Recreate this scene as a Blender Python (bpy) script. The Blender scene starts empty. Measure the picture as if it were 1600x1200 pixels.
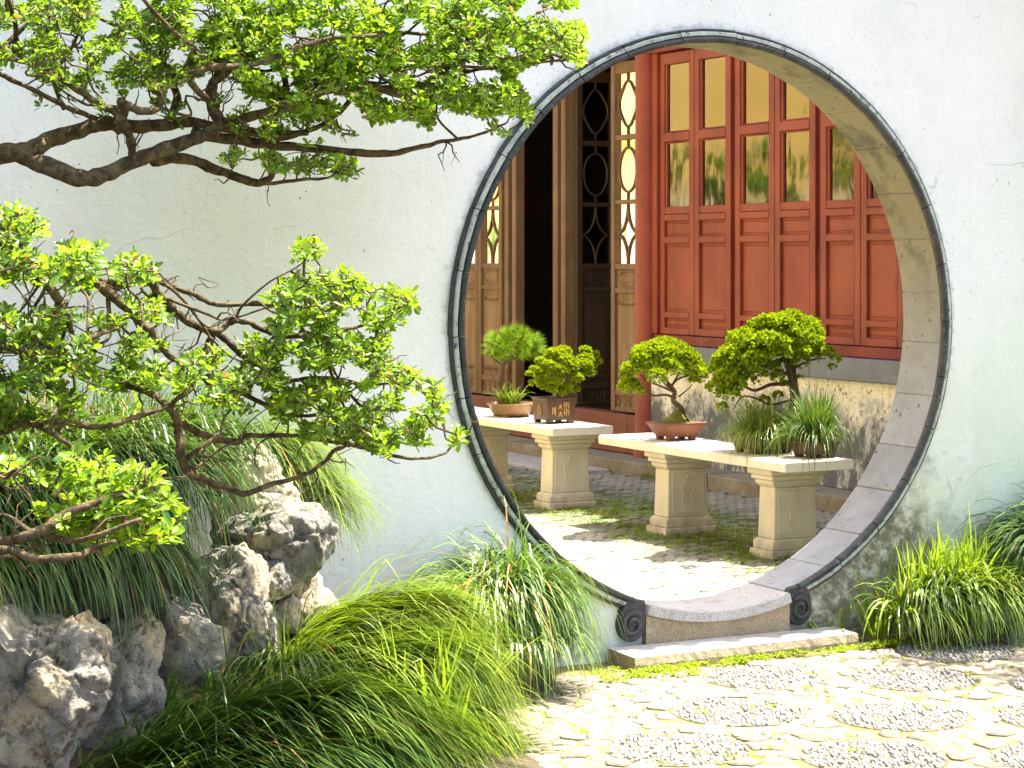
import bpy, bmesh, math, random
import numpy as np
from mathutils import Vector, Matrix, noise
random.seed(7); rng = np.random.default_rng(7)
scene = bpy.context.scene
COL = scene.collection
PI = math.pi

# ------------------------------------------------------------------ camera, world, sun
F_PX, TH, HOR = 3331.04, 0.47384, 405.36
CAM = Vector((-4.6866, -7.3339, 1.5961))
cd = bpy.data.cameras.new('camera'); cam = bpy.data.objects.new('camera', cd); COL.objects.link(cam)
cam.location = CAM; cam.rotation_euler = (PI/2, 0, -TH)
cd.sensor_width = 36; cd.lens = F_PX/1600*36; cd.shift_y = (HOR-600)/1600
cd.clip_start = .1; cd.clip_end = 500
scene.camera = cam

SUN = Vector((0.41, 0.018, 1.0)).normalized()
w = bpy.data.worlds.new('World'); scene.world = w; w.use_nodes = True
nt = w.node_tree; nt.nodes.clear()
sky = nt.nodes.new('ShaderNodeTexSky'); sky.sky_type = 'NISHITA'; sky.sun_disc = False
sky.sun_elevation = math.asin(SUN.z); sky.sun_rotation = math.atan2(SUN.x, SUN.y)
sky.air_density = 1.0; sky.dust_density = 4; sky.ozone_density = .7
bg = nt.nodes.new('ShaderNodeBackground'); bg.inputs[1].default_value = 0.13
wo = nt.nodes.new('ShaderNodeOutputWorld')
nt.links.new(sky.outputs[0], bg.inputs[0]); nt.links.new(bg.outputs[0], wo.inputs[0])
sl = bpy.data.lights.new('sun', 'SUN'); sl.energy = 5; sl.angle = math.radians(.5); sl.color = (1, .94, .84)
sun = bpy.data.objects.new('sun', sl); COL.objects.link(sun)
sun.rotation_euler = SUN.to_track_quat('Z', 'Y').to_euler(); sun.location = (4, 0, 12)
vs = scene.view_settings
scene.display_settings.display_device = 'sRGB'
vs.view_transform = 'Standard'; vs.look = 'None'; vs.exposure = 2.05; vs.gamma = 1; vs.use_curve_mapping = False
scene.render.engine = 'CYCLES'
scene.cycles.max_bounces = 8; scene.cycles.diffuse_bounces = 4; scene.cycles.transparent_max_bounces = 8

FWD = Vector((math.sin(TH), math.cos(TH), 0)); RGT = Vector((math.cos(TH), -math.sin(TH), 0)); UP = Vector((0, 0, 1))
def at(px, py, ax, val):
    """the point of the place seen at a pixel of the 1600x1200 photograph, on the plane axis = val"""
    d = FWD + RGT*((px-800)/F_PX) - UP*((py-HOR)/F_PX)
    return CAM + d*((val-CAM[ax])/d[ax])

# ------------------------------------------------------------------ materials
MATS = {}
def node(nt, t, **kw):
    n = nt.nodes.new(t)
    for k, v in kw.items(): setattr(n, k, v)
    return n
def mixc(nt, fac, a, b, mode='MIX'):
    m = node(nt, 'ShaderNodeMix', data_type='RGBA', blend_type=mode)
    for s, v in ((m.inputs[0], fac), (m.inputs[6], a), (m.inputs[7], b)):
        if hasattr(v, 'links') or isinstance(v, bpy.types.NodeSocket): nt.links.new(v, s)
        elif isinstance(v, (int, float)): s.default_value = v
        else: s.default_value = (*v, 1)
    return m.outputs[2]
def ramp(nt, src, a, b, lo=0., hi=1.):
    r = node(nt, 'ShaderNodeMapRange'); r.clamp = True
    nt.links.new(src, r.inputs[0])
    for i, v in ((1, a), (2, b), (3, lo), (4, hi)): r.inputs[i].default_value = v
    return r.outputs[0]
def noi(nt, co, scale, detail=6, rough=.6, stretch=None, dist=0.):
    n = node(nt, 'ShaderNodeTexNoise'); n.inputs['Scale'].default_value = scale
    n.inputs['Detail'].default_value = detail; n.inputs['Roughness'].default_value = rough
    n.inputs['Distortion'].default_value = dist
    if stretch:
        mp = node(nt, 'ShaderNodeMapping'); mp.inputs['Scale'].default_value = stretch
        nt.links.new(co, mp.inputs[0]); co = mp.outputs[0]
    nt.links.new(co, n.inputs['Vector']); return n.outputs[0]
def mth(nt, op, a, b=None, c=None):
    m = node(nt, 'ShaderNodeMath', operation=op)
    for i, v in enumerate((a, b, c)):
        if v is None: continue
        if isinstance(v, (int, float)): m.inputs[i].default_value = v
        else: nt.links.new(v, m.inputs[i])
    return m.outputs[0]
def mat(name, c1, c2, scale=8, rough=.8, bump=.3, bscale=40, stretch=None, rand=.12, extra=None, spec=.3, lo=.35, hi=.65, bdist=.01):
    """weathered surface: two-colour noise, per-object brightness, fine bump; extra(nt, colour, coordinates) adds stains"""
    m = bpy.data.materials.new(name); m.use_nodes = True; nt = m.node_tree
    b = nt.nodes['Principled BSDF']
    g = node(nt, 'ShaderNodeNewGeometry'); co = g.outputs['Position']
    n1 = noi(nt, co, scale, 8, .65, stretch)
    c = mixc(nt, ramp(nt, n1, lo, hi), c1, c2)
    oi = node(nt, 'ShaderNodeObjectInfo')
    hv = node(nt, 'ShaderNodeHueSaturation'); nt.links.new(c, hv.inputs['Color'])
    nt.links.new(ramp(nt, oi.outputs['Random'], 0, 1, 1-rand, 1+rand), hv.inputs['Value'])
    c = hv.outputs[0]
    if extra: c = extra(nt, c, co)
    nt.links.new(c, b.inputs['Base Color'])
    b.inputs['Roughness'].default_value = rough; b.inputs['Specular IOR Level'].default_value = spec
    n2 = noi(nt, co, bscale, 6, .7, stretch)
    bp = node(nt, 'ShaderNodeBump'); bp.inputs['Strength'].default_value = bump; bp.inputs['Distance'].default_value = bdist
    nt.links.new(n2, bp.inputs['Height']); nt.links.new(bp.outputs[0], b.inputs['Normal'])
    MATS[name] = m; return m

def xyz(nt, co):
    s = node(nt, 'ShaderNodeSeparateXYZ'); nt.links.new(co, s.inputs[0]); return s.outputs
def blob(nt, co, centre, radius, soft, rag=.25, scale=3):
    """a ragged patch round a point of the place"""
    v = node(nt, 'ShaderNodeVectorMath', operation='DISTANCE'); nt.links.new(co, v.inputs[0]); v.inputs[1].default_value = centre
    n = noi(nt, co, scale, 6, .6)
    d = mth(nt, 'ADD', v.outputs['Value'], mth(nt, 'MULTIPLY', mth(nt, 'SUBTRACT', n, .5), rag*4))
    return ramp(nt, d, radius-soft, radius+soft, 1, 0)
def plaster_stains_shade(nt, c, co):
    x, y, z = xyz(nt, co)
    def lay(f, k, col):
        nonlocal c
        c = mixc(nt, mth(nt, 'MULTIPLY', f, k), c, col)
    mul = lambda a, b: mth(nt, 'MULTIPLY', a, b)
    spot = lambda sc, lo, hi, st=None, rg=.7: ramp(nt, noi(nt, co, sc, 8, rg, st), lo, hi)
    # left: ochre and grey stains, tree shade painted in; right: green algae low
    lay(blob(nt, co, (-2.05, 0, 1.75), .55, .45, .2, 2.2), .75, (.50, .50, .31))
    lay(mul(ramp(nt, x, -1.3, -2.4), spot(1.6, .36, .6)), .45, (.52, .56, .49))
    lay(mul(ramp(nt, x, .6, 1.8), ramp(nt, mth(nt, 'ADD', z, mul(noi(nt, co, 1.8, 8), 2.4)), 3.3, 1.7)), .7, (.50, .66, .46))
    lay(mul(blob(nt, co, (1.0, 0, .6), .5, .3, .22, 3), spot(6, .38, .58)), .55, (.52, .56, .33))
    lay(mul(ramp(nt, z, .55, .1), spot(5, .42, .58)), .55, (.42, .45, .34))
    # drips, scratches, specks
    lay(spot(6, .52, .66, (9, 1, .4)), .12, (.48, .52, .44)); lay(spot(2.6, .5, .68), .25, (.60, .64, .58))
    lay(mul(spot(34, .585, .64, (1, 1, 3.0)), spot(1.7, .45, .6)), .6, (.28, .30, .25))
    lay(mul(spot(47, .68, .70, None, .5), spot(1.3, .48, .58)), .85, (.10, .10, .09))
    # decay at the foot of the wall right of the scroll
    d = blob(nt, co, (.66, 0, .22), .50, .16, .22, 6)
    lay(d, .6, (.34, .30, .18)); lay(mul(d, spot(13, .40, .52)), .9, (.15, .135, .075)); lay(mul(d, spot(28, .50, .60)), .7, (.09, .09, .07)); lay(mul(d, spot(9, .52, .62)), .6, (.60, .58, .44))
    # hairline cracks
    dn = node(nt, 'ShaderNodeTexNoise'); dn.inputs['Scale'].default_value = 3; nt.links.new(co, dn.inputs['Vector'])
    va = node(nt, 'ShaderNodeVectorMath', operation='MULTIPLY_ADD'); nt.links.new(dn.outputs['Color'], va.inputs[0]); va.inputs[1].default_value = (.35, .35, .35); nt.links.new(co, va.inputs[2])
    vo = node(nt, 'ShaderNodeTexVoronoi', feature='DISTANCE_TO_EDGE'); vo.inputs['Scale'].default_value = 1.1; nt.links.new(va.outputs[0], vo.inputs['Vector'])
    lay(mul(ramp(nt, vo.outputs[0], .0035, .001), spot(1.4, .52, .58)), .45, (.30, .31, .27))
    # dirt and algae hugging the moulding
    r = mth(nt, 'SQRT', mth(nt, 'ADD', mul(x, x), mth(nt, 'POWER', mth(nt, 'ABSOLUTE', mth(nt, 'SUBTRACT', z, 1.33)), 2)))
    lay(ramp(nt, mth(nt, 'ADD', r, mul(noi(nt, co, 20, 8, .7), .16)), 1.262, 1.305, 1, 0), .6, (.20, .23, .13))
    return c
mat('plaster', (.82, .815, .785), (.76, .77, .735), 1.3, .85, .28, 26, extra=plaster_stains_shade, rand=0, bdist=.02)

def plinth_stains(nt, c, co):
    x, y, z = xyz(nt, co)
    up = mth(nt, 'ADD', z, mth(nt, 'MULTIPLY', mth(nt, 'SUBTRACT', noi(nt, co, 3.5, 8, .7), .5), 1.1))
    c = mixc(nt, ramp(nt, up, .66, .48), c, (.13, .135, .135))
    c = mixc(nt, mth(nt, 'MULTIPLY', ramp(nt, noi(nt, co, 9, 8, .75, (1, 1, .5)), .50, .60), ramp(nt, up, .78, .60)), c, (.52, .52, .49))
    c = mixc(nt, mth(nt, 'MULTIPLY', ramp(nt, noi(nt, co, 12, 6, .6, (1, 1, .12)), .54, .7), ramp(nt, z, .5, .82)), c, (.42, .35, .20))
    c = mixc(nt, mth(nt, 'MULTIPLY', ramp(nt, noi(nt, co, 30, 6, .7), .56, .62), .8), c, (.10, .10, .09))
    return c
mat('plinth_plaster', (.84, .81, .70), (.78, .72, .57), 3, .9, .4, 30, extra=plinth_stains, rand=0)

def red_wear(nt, c, co):
    c = mixc(nt, mth(nt, 'MULTIPLY', ramp(nt, noi(nt, co, 4, 8, .7, (1, 1, .35)), .50, .66), .6), c, (.11, .026, .016))
    c = mixc(nt, mth(nt, 'MULTIPLY', ramp(nt, noi(nt, co, 1.9, 6, .6), .45, .62), .35), c, (.36, .085, .032))
    c = mixc(nt, mth(nt, 'MULTIPLY', ramp(nt, noi(nt, co, 22, 8, .7, (1, 1, .15)), .58, .70), .4), c, (.40, .13, .075))
    c = mixc(nt, mth(nt, 'MULTIPLY', ramp(nt, noi(nt, co, 60, 3, .6, (1, 1, .5)), .70, .73), .5), c, (.50, .34, .28))
    return c
mat('red_paint', (.255, .043, .020), (.19, .032, .016), 4, .5, .15, 60, (1, 1, .2), .08, red_wear, .35)
mat('red_dark', (.14, .024, .018), (.18, .03, .02), 5, .6, .15, 50, (1, 1, .2), .06, red_wear)
def wood_grain(nt, c, co):
    f = ramp(nt, noi(nt, co, 14, 8, .7, (1, 1, .05)), .45, .65)
    c = mixc(nt, mth(nt, 'MULTIPLY', f, .55), c, (.09, .05, .022))
    f = ramp(nt, noi(nt, co, 4, 5), .5, .7)
    return mixc(nt, mth(nt, 'MULTIPLY', f, .3), c, (.33, .22, .13))
mat('brown_wood', (.22, .125, .06), (.16, .09, .045), 6, .65, .35, 40, (1, 1, .1), .1, wood_grain)
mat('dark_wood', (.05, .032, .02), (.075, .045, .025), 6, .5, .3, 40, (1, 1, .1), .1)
mat('carved_panel', (.30, .18, .09), (.19, .11, .055), 9, .7, .5, 40, (1, 1, .12), .1, wood_grain)
mat('threshold_wood', (.22, .075, .04), (.16, .05, .03), 5, .65, .3, 30, (1, .2, 1), .05)
def stone_specks(nt, c, co):
    c = mixc(nt, mth(nt, 'MULTIPLY', ramp(nt, noi(nt, co, 70, 3), .6, .65), .7), c, (.08, .08, .075))
    return mixc(nt, mth(nt, 'MULTIPLY', ramp(nt, noi(nt, co, 4, 7, .7), .5, .7), .45), c, (.16, .16, .13))
def lining_stains(nt, c, co):
    x, y, z = xyz(nt, co)
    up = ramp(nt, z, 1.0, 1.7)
    c = mixc(nt, mth(nt, 'MULTIPLY', up, .85), c, (.205, .18, .10))          # darker and yellower towards the top
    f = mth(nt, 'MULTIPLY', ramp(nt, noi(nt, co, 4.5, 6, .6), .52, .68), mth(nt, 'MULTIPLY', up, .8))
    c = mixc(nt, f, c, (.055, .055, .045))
    c = mixc(nt, mth(nt, 'MULTIPLY', ramp(nt, noi(nt, co, 42, 3, .5), .665, .69), .85), c, (.05, .05, .05))
    return mixc(nt, mth(nt, 'MULTIPLY', ramp(nt, noi(nt, co, 11, 7, .7), .5, .7), .35), c, (.22, .23, .22))
mat('lining_stone', (.32, .32, .325), (.24, .245, .25), 7, .75, .3, 45, extra=lining_stains, rand=.1)
mat('joint_mortar', (.62, .58, .44), (.45, .42, .33), 20, .9, .3, 60)
def granite(nt, c, co):
    c = mixc(nt, mth(nt, 'MULTIPLY', ramp(nt, noi(nt, co, 130, 2, .5), .52, .62), .55), c, (.20, .16, .11))
    c = mixc(nt, mth(nt, 'MULTIPLY', ramp(nt, noi(nt, co, 9, 7, .7), .5, .62), .4), c, (.17, .14, .085))
    return mixc(nt, mth(nt, 'MULTIPLY', ramp(nt, noi(nt, co, 170, 2, .5), .6, .66), .6), c, (.62, .58, .5))
mat('granite', (.42, .32, .19), (.33, .26, .16), 6, .85, .7, 110, extra=granite, rand=.05)
mat('granite_grey', (.44, .43, .41), (.37, .36, .345), 6, .8, .45, 110, extra=granite, rand=.05)
mat('moulding_dark', (.028, .029, .030), (.062, .062, .060), 14, .6, .4, 50, rand=.15,
    extra=lambda nt, c, co: mixc(nt, mth(nt, 'MULTIPLY', ramp(nt, noi(nt, co, 40, 6, .7), .6, .7), .5), c, (.34, .36, .33)))
mat('moulding_pale', (.50, .54, .47), (.30, .34, .29), 16, .8, .4, 50, rand=.12,
    extra=lambda nt, c, co: mixc(nt, ramp(nt, noi(nt, co, 30, 7, .7), .54, .64), c, (.07, .08, .06)))
def kerb_stain(nt, c, co):
    g = node(nt, 'ShaderNodeNewGeometry'); nz = xyz(nt, g.outputs['Normal'])[0]
    return mixc(nt, mth(nt, 'MULTIPLY', ramp(nt, noi(nt, co, 5, 7, .7), .42, .62), .7), c, (.17, .12, .055))
mat('kerb_stone', (.30, .27, .21), (.24, .21, .15), 7, .85, .5, 60, extra=kerb_stain, rand=.12)
mat('ledge_stone', (.20, .215, .225), (.15, .16, .17), 6, .7, .3, 60, rand=.05)
mat('table_stone', (.70, .66, .58), (.62, .58, .50), 5, .7, .3, 80, rand=.04,
    extra=lambda nt, c, co: mixc(nt, mth(nt, 'MULTIPLY', ramp(nt, noi(nt, co, 9, 7, .7), .52, .72), .35), c, (.42, .36, .25)))
mat('pedestal_stone', (.60, .545, .43), (.50, .455, .36), 6, .85, .5, 90, rand=.05,
    extra=lambda nt, c, co: mixc(nt, mth(nt, 'MULTIPLY', ramp(nt, xyz(nt, co)[2], .16, .02), ramp(nt, noi(nt, co, 12, 7), .35, .65)), c, (.28, .25, .20)))
def moss_over(nt, c, co):
    x, y, z = xyz(nt, co)
    d = mth(nt, 'ABSOLUTE', mth(nt, 'SUBTRACT', x, 2.05))
    d = mth(nt, 'ADD', d, mth(nt, 'MULTIPLY', mth(nt, 'SUBTRACT', noi(nt, co, 2.2, 7, .7), .5), 1.5))
    f = mth(nt, 'MULTIPLY', ramp(nt, d, .85, .45), ramp(nt, noi(nt, co, 9, 7, .7), .36, .54))
    c = mixc(nt, mth(nt, 'MULTIPLY', f, .9), c, (.055, .085, .014))
    return mixc(nt, mth(nt, 'MULTIPLY', ramp(nt, noi(nt, co, 3, 6), .55, .7), .35), c, (.16, .17, .12))
mat('paver', (.28, .25, .19), (.18, .175, .145), 8, .85, .4, 60, extra=moss_over, rand=.2)
mat('paver_joint', (.20, .17, .06), (.10, .11, .035), 12, .95, .4, 60, extra=moss_over)
mat('cobble', (.30, .255, .18), (.19, .165, .12), 16, .85, .9, 45, rand=.28, bdist=.015,
    extra=lambda nt, c, co: mixc(nt, mth(nt, 'MULTIPLY', ramp(nt, noi(nt, co, 5, 7, .7), .55, .7), .45), c, (.24, .20, .08)))
mat('tile_chip', (.165, .155, .14), (.28, .262, .225), 25, .75, .4, 70, rand=.35)
mat('pavement_bed', (.19, .15, .07), (.11, .095, .04), 10, .95, .6, 60,
    extra=lambda nt, c, co: mixc(nt, ramp(nt, noi(nt, co, 3.5, 7, .7), .5, .62), c, (.14, .15, .02)))
mat('medallion_bed', (.10, .09, .07), (.17, .15, .10), 14, .95, .6, 60)
mat('earth', (.06, .045, .03), (.10, .075, .045), 12, .95, .7, 40)
mat('ochre_wall', (.82, .58, .20), (.72, .46, .12), 1.2, .9, .3, 20, rand=0,
    extra=lambda nt, c, co: mixc(nt, ramp(nt, mth(nt, 'ADD', xyz(nt, co)[2], noi(nt, co, .8)), 3.1, 2.4), c, (.66, .58, .42)))
def rock_tan(nt, c, co):
    c = mixc(nt, ramp(nt, noi(nt, co, 5, 8, .7), .5, .64), c, (.54, .43, .26))
    c = mixc(nt, mth(nt, 'MULTIPLY', ramp(nt, noi(nt, co, 17, 8, .78), .51, .60), .8), c, (.075, .068, .05))
    return mixc(nt, mth(nt, 'MULTIPLY', ramp(nt, noi(nt, co, 11, 6, .7, (1, 1, .4)), .62, .72), .6), c, (.50, .48, .43))
mat('rock_grey', (.22, .205, .175), (.40, .37, .31), 9, .9, 1, 30, extra=rock_tan, rand=.1, bdist=.03)
mat('rock_sunlit_cream', (.55, .46, .33), (.46, .38, .27), 7, .9, .8, 30, rand=.05, bdist=.02)  # paler copy of the rock colour, sunlight put into it
mat('bark', (.20, .14, .065), (.07, .048, .026), 38, .9, 1, 48, rand=.1, bdist=.02, lo=.42, hi=.58,
    extra=lambda nt, c, co: mixc(nt, mth(nt, 'MULTIPLY', ramp(nt, noi(nt, co, 22, 6), .55, .7), .7), c, (.27, .20, .10)))
mat('bonsai_bark', (.12, .085, .05), (.07, .05, .03), 40, .9, 1, 90, rand=.1, bdist=.006)
mat('terracotta', (.17, .06, .028), (.13, .045, .022), 9, .5, .2, 60, rand=.03)
mat('brown_glaze', (.24, .14, .06), (.18, .105, .045), 9, .45, .2, 60, rand=.03)
mat('black_clay', (.075, .042, .024), (.055, .032, .02), 9, .4, .2, 60, rand=.03)
mat('gold_paint', (.50, .30, .09), (.38, .22, .07), 60, .6, .2, 60)
mat('moss', (.10, .12, .02), (.20, .18, .03), 40, .95, 1, 120, bdist=.01)
mat('roof_tile', (.07, .072, .075), (.11, .11, .11), 9, .8, .3, 40, rand=.1)
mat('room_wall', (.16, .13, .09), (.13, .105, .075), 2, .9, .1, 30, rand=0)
mat('red_paper', (.40, .03, .02), (.35, .025, .02), 4, .7, .1, 30)
mat('white_card', (.6, .6, .58), (.55, .55, .53), 4, .7, .1, 30)
def leafy(name, dark, light, trans, tw=.38, rough=.42, spec=.5, rnd=False, dead=(.34, .20, .05)):
    """leaf: reflected colour from the per-leaf tint, light glowing through it"""
    m = bpy.data.materials.new(name); m.use_nodes = True; nt = m.node_tree
    b = nt.nodes['Principled BSDF']; out = nt.nodes['Material Output']
    if rnd: src = node(nt, 'ShaderNodeObjectInfo').outputs['Random']
    else:
        a = node(nt, 'ShaderNodeAttribute'); a.attribute_name = 'tint'; src = a.outputs['Fac']
    c = mixc(nt, src, dark, light); t = mixc(nt, src, tuple(.6*k for k in trans), trans)
    if not rnd: old = ramp(nt, src, 1.2, 1.3); c = mixc(nt, old, c, dead); t = mixc(nt, old, t, dead)
    nt.links.new(c, b.inputs['Base Color']); b.inputs['Roughness'].default_value = rough; b.inputs['Specular IOR Level'].default_value = spec
    tr = node(nt, 'ShaderNodeBsdfTranslucent'); nt.links.new(t, tr.inputs[0])
    mx = node(nt, 'ShaderNodeMixShader'); mx.inputs[0].default_value = tw
    nt.links.new(b.outputs[0], mx.inputs[1]); nt.links.new(tr.outputs[0], mx.inputs[2]); nt.links.new(mx.outputs[0], out.inputs[0])
    MATS[name] = m; return m
leafy('leaf', (.022, .085, .010), (.22, .36, .016), (.36, .56, .018), .44, .4)
leafy('leaf_single', (.03, .11, .012), (.22, .36, .016), (.36, .56, .018), .44, .4, rnd=True)
leafy('sedge', (.012, .05, .010), (.14, .25, .03), (.18, .32, .02), .28, .42, .5)
leafy('sedge_bright', (.03, .09, .010), (.34, .44, .06), (.34, .5, .02), .32, .42, .5)
leafy('sedge_gate', (.012, .055, .010), (.24, .36, .07), (.22, .38, .03), .28, .42, .45)
leafy('strap_leaf', (.12, .24, .015), (.34, .46, .05), (.4, .55, .02), .4, .45)
leafy('juniper', (.05, .13, .006), (.34, .44, .012), (.44, .56, .01), .35, .6, .25)
leafy('pine_needle', (.03, .14, .006), (.26, .36, .008), (.34, .46, .005), .35, .7, .1)
def glassy():
    m = bpy.data.materials.new('window_glass'); m.use_nodes = True; nt = m.node_tree; nt.nodes.clear()
    out = node(nt, 'ShaderNodeOutputMaterial'); gl = node(nt, 'ShaderNodeBsdfGlossy'); tr = node(nt, 'ShaderNodeBsdfTransparent')
    gl.inputs['Roughness'].default_value = .05; gl.inputs['Color'].default_value = (1, .97, .9, 1); tr.inputs[0].default_value = (.35, .37, .36, 1)
    fr = node(nt, 'ShaderNodeFresnel'); fr.inputs[0].default_value = 2.3
    g = node(nt, 'ShaderNodeNewGeometry'); n = noi(nt, g.outputs['Position'], 5, 2, .5, (1, 1, .5))
    bp = node(nt, 'ShaderNodeBump'); bp.inputs['Strength'].default_value = .12; bp.inputs['Distance'].default_value = .02
    nt.links.new(n, bp.inputs['Height']); nt.links.new(bp.outputs[0], gl.inputs['Normal'])
    mx = node(nt, 'ShaderNodeMixShader'); nt.links.new(fr.outputs[0], mx.inputs[0]); nt.links.new(tr.outputs[0], mx.inputs[1]); nt.links.new(gl.outputs[0], mx.inputs[2])
    nt.links.new(mx.outputs[0], out.inputs[0]); MATS['window_glass'] = m
glassy()
def lamp_mat():
    m = bpy.data.materials.new('lamp_glow'); m.use_nodes = True; b = m.node_tree.nodes['Principled BSDF']
    b.inputs['Base Color'].default_value = (.8, .5, .2, 1); b.inputs['Emission Color'].default_value = (1, .5, .12, 1); b.inputs['Emission Strength'].default_value = 4
    MATS['lamp_glow'] = m
lamp_mat()

# ------------------------------------------------------------------ mesh helpers
class MB:
    """collects shapes, then links them as ONE mesh object"""
    def __init__(s): s.v = []; s.f = []; s.t = []; s.mi = []; s.cur = 0
    def add(s, vs, fs, tint=None):
        o = len(s.v); s.v += [tuple(p) for p in vs]; s.f += [tuple(i+o for i in f) for f in fs]; s.mi += [s.cur]*len(fs)
        if tint is not None: s.t += [tint]*len(vs)
        return s
    def box(s, x0, x1, y0, y1, z0, z1):
        return s.add([(x, y, z) for z in (z0, z1) for y in (y0, y1) for x in (x0, x1)],
                     [(0, 2, 3, 1), (4, 5, 7, 6), (0, 1, 5, 4), (2, 6, 7, 3), (0, 4, 6, 2), (1, 3, 7, 5)])
    def frustum(s, cx, cy, z0, z1, a0, b0, a1, b1):
        return s.add([(cx+i*a, cy+j*b, z) for z, a, b in ((z0, a0, b0), (z1, a1, b1)) for i, j in ((-1, -1), (1, -1), (1, 1), (-1, 1))],
                     [(3, 2, 1, 0), (4, 5, 6, 7)]+[(k, (k+1) % 4, (k+1) % 4+4, k+4) for k in range(4)])
    def tube(s, pts, rad, n=6, cap=True, tint=None):
        pts = [Vector(p) for p in pts]; vs = []; up = None
        if not hasattr(rad, '__len__'): rad = [rad]*len(pts)
        for i, p in enumerate(pts):
            d = (pts[min(i+1, len(pts)-1)]-pts[max(i-1, 0)])
            d = d.normalized() if d.length > 1e-9 else Vector((0, 0, 1))
            if up is None: up = d.orthogonal().normalized()
            up = (up-d*up.dot(d)); up = up.normalized() if up.length > 1e-6 else d.orthogonal().normalized()
            b = d.cross(up)
            vs += [p+(up*math.cos(2*PI*k/n)+b*math.sin(2*PI*k/n))*rad[i] for k in range(n)]
        fs = [(i*n+k, i*n+(k+1) % n, (i+1)*n+(k+1) % n, (i+1)*n+k) for i in range(len(pts)-1) for k in range(n)]
        if cap: fs += [tuple(range(n))[::-1], tuple(range((len(pts)-1)*n, len(pts)*n))]
        return s.add(vs, fs, tint)
    def lathe(s, prof, cx, cy, n=28, sx=1, sy=1):
        vs = [(cx+r*sx*math.cos(2*PI*k/n), cy+r*sy*math.sin(2*PI*k/n), z) for r, z in prof for k in range(n)]
        fs = [(i*n+k, i*n+(k+1) % n, (i+1)*n+(k+1) % n, (i+1)*n+k) for i in range(len(prof)-1) for k in range(n)]
        return s.add(vs, fs)
    def prism(s, poly, d):
        """extrude a polygon of points along d"""
        n = len(poly); d = Vector(d); a = [Vector(p) for p in poly]
        return s.add(a+[p+d for p in a], [tuple(range(n))[::-1], tuple(range(n, 2*n))]+[(k, (k+1) % n, (k+1) % n+n, k+n) for k in range(n)])
    def mesh(s, name, mats, smooth=False):
        me = bpy.data.meshes.new(name); me.from_pydata(s.v, [], s.f); me.update()
        for m in ([mats] if isinstance(mats, str) else mats): me.materials.append(MATS[m])
        if any(s.mi): me.polygons.foreach_set('material_index', s.mi)
        if smooth: me.polygons.foreach_set('use_smooth', [True]*len(me.polygons))
        if len(s.t) == len(s.v) and s.t:
            at_ = me.attributes.new('tint', 'FLOAT', 'POINT'); at_.data.foreach_set('value', s.t)
        return me
    def build(s, name, mats, parent=None, smooth=False, bevel=0, label=None, kind=None, recalc=False, seg=1):
        me = s.mesh(name, mats, smooth)
        if recalc:
            b = bmesh.new(); b.from_mesh(me); bmesh.ops.recalc_face_normals(b, faces=b.faces); b.to_mesh(me); b.free()
        o = bpy.data.objects.new(name, me); COL.objects.link(o)
        if parent: o.parent = parent; o.matrix_parent_inverse = Matrix.Translation(-world_loc(parent))
        if bevel:
            md = o.modifiers.new('edges', 'BEVEL'); md.width = bevel; md.segments = seg; md.limit_method = 'ANGLE'; md.angle_limit = math.radians(40)
        if label: o['label'] = label
        if kind: o['kind'] = kind
        return o
LOCS = {}
def world_loc(o):
    p = Vector(o.location)
    q = o.parent
    return Vector((0, 0, 0)) if q else p      # children keep their own origin at the world origin
def thing(name, label, cat, loc, group=None, kind='thing'):
    o = bpy.data.objects.new(name, None); COL.objects.link(o); o.location = loc; o.empty_display_size = .1
    o['label'] = label; o['category'] = cat; o['kind'] = kind
    if group: o['group'] = group
    return o
def inst(name, me, M, parent):
    o = bpy.data.objects.new(name, me); COL.objects.link(o)
    if parent: o.parent = parent; o.matrix_parent_inverse = Matrix.Translation(-world_loc(parent))
    o.matrix_basis = M; return o
def structure(o): o['kind'] = 'structure'; return o

# ------------------------------------------------------------------ garden wall with its round gate
CZ, RI, RO, TW = 1.33, 1.154, 1.2, .262
wall = thing('garden_wall', 'weathered white plaster wall pierced by the big round moon gate', 'wall', (0, 0, 0))
def circ(a, r): return (r*math.sin(a), CZ-r*math.cos(a))     # angle 0 at the bottom, growing to the right
m = MB(); N = 160; X0, X1, Z0, Z1 = -9., 9., -.1, 3.15
def rect_hit(a):
    dx, dz = math.sin(a), -math.cos(a); t = 1e9
    if dx > 1e-9: t = min(t, X1/dx)
    if dx < -1e-9: t = min(t, X0/dx)
    if dz > 1e-9: t = min(t, (Z1-CZ)/dz)
    if dz < -1e-9: t = min(t, (Z0-CZ)/dz)
    return dx*t, CZ+dz*t
angs = sorted([2*PI*k/N for k in range(N)]+[math.atan2(x, -(z-CZ)) % (2*PI) for x in (X0, X1) for z in (Z0, Z1)])
n = len(angs); vs = []
for y in (0, TW):
    for a in angs: x, z = circ(a, RO-.001); vs.append((x, y, z))
    for a in angs: x, z = rect_hit(a); vs.append((x, y, z))
fs = []
for k in range(n):
    j = (k+1) % n
    fs += [(k, j, n+j, n+k), (2*n+k, 3*n+k, 3*n+j, 2*n+j), (k, 2*n+k, 2*n+j, j), (n+k, n+j, 3*n+j, 3*n+k)]
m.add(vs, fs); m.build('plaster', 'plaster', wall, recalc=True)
c = MB(); c.prism([(X0, -.05, 3.152), (X0, TW+.05, 3.152), (X0, TW/2, 3.36)], (X1-X0, 0, 0))
for k in range(90):
    x = X0+.1+k*.2; c.tube([(x, -.06, 3.2), (x, TW/2, 3.40), (x, TW+.18, 3.2)], .05, 6)
c.build('coping', 'roof_tile', wall)
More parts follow.
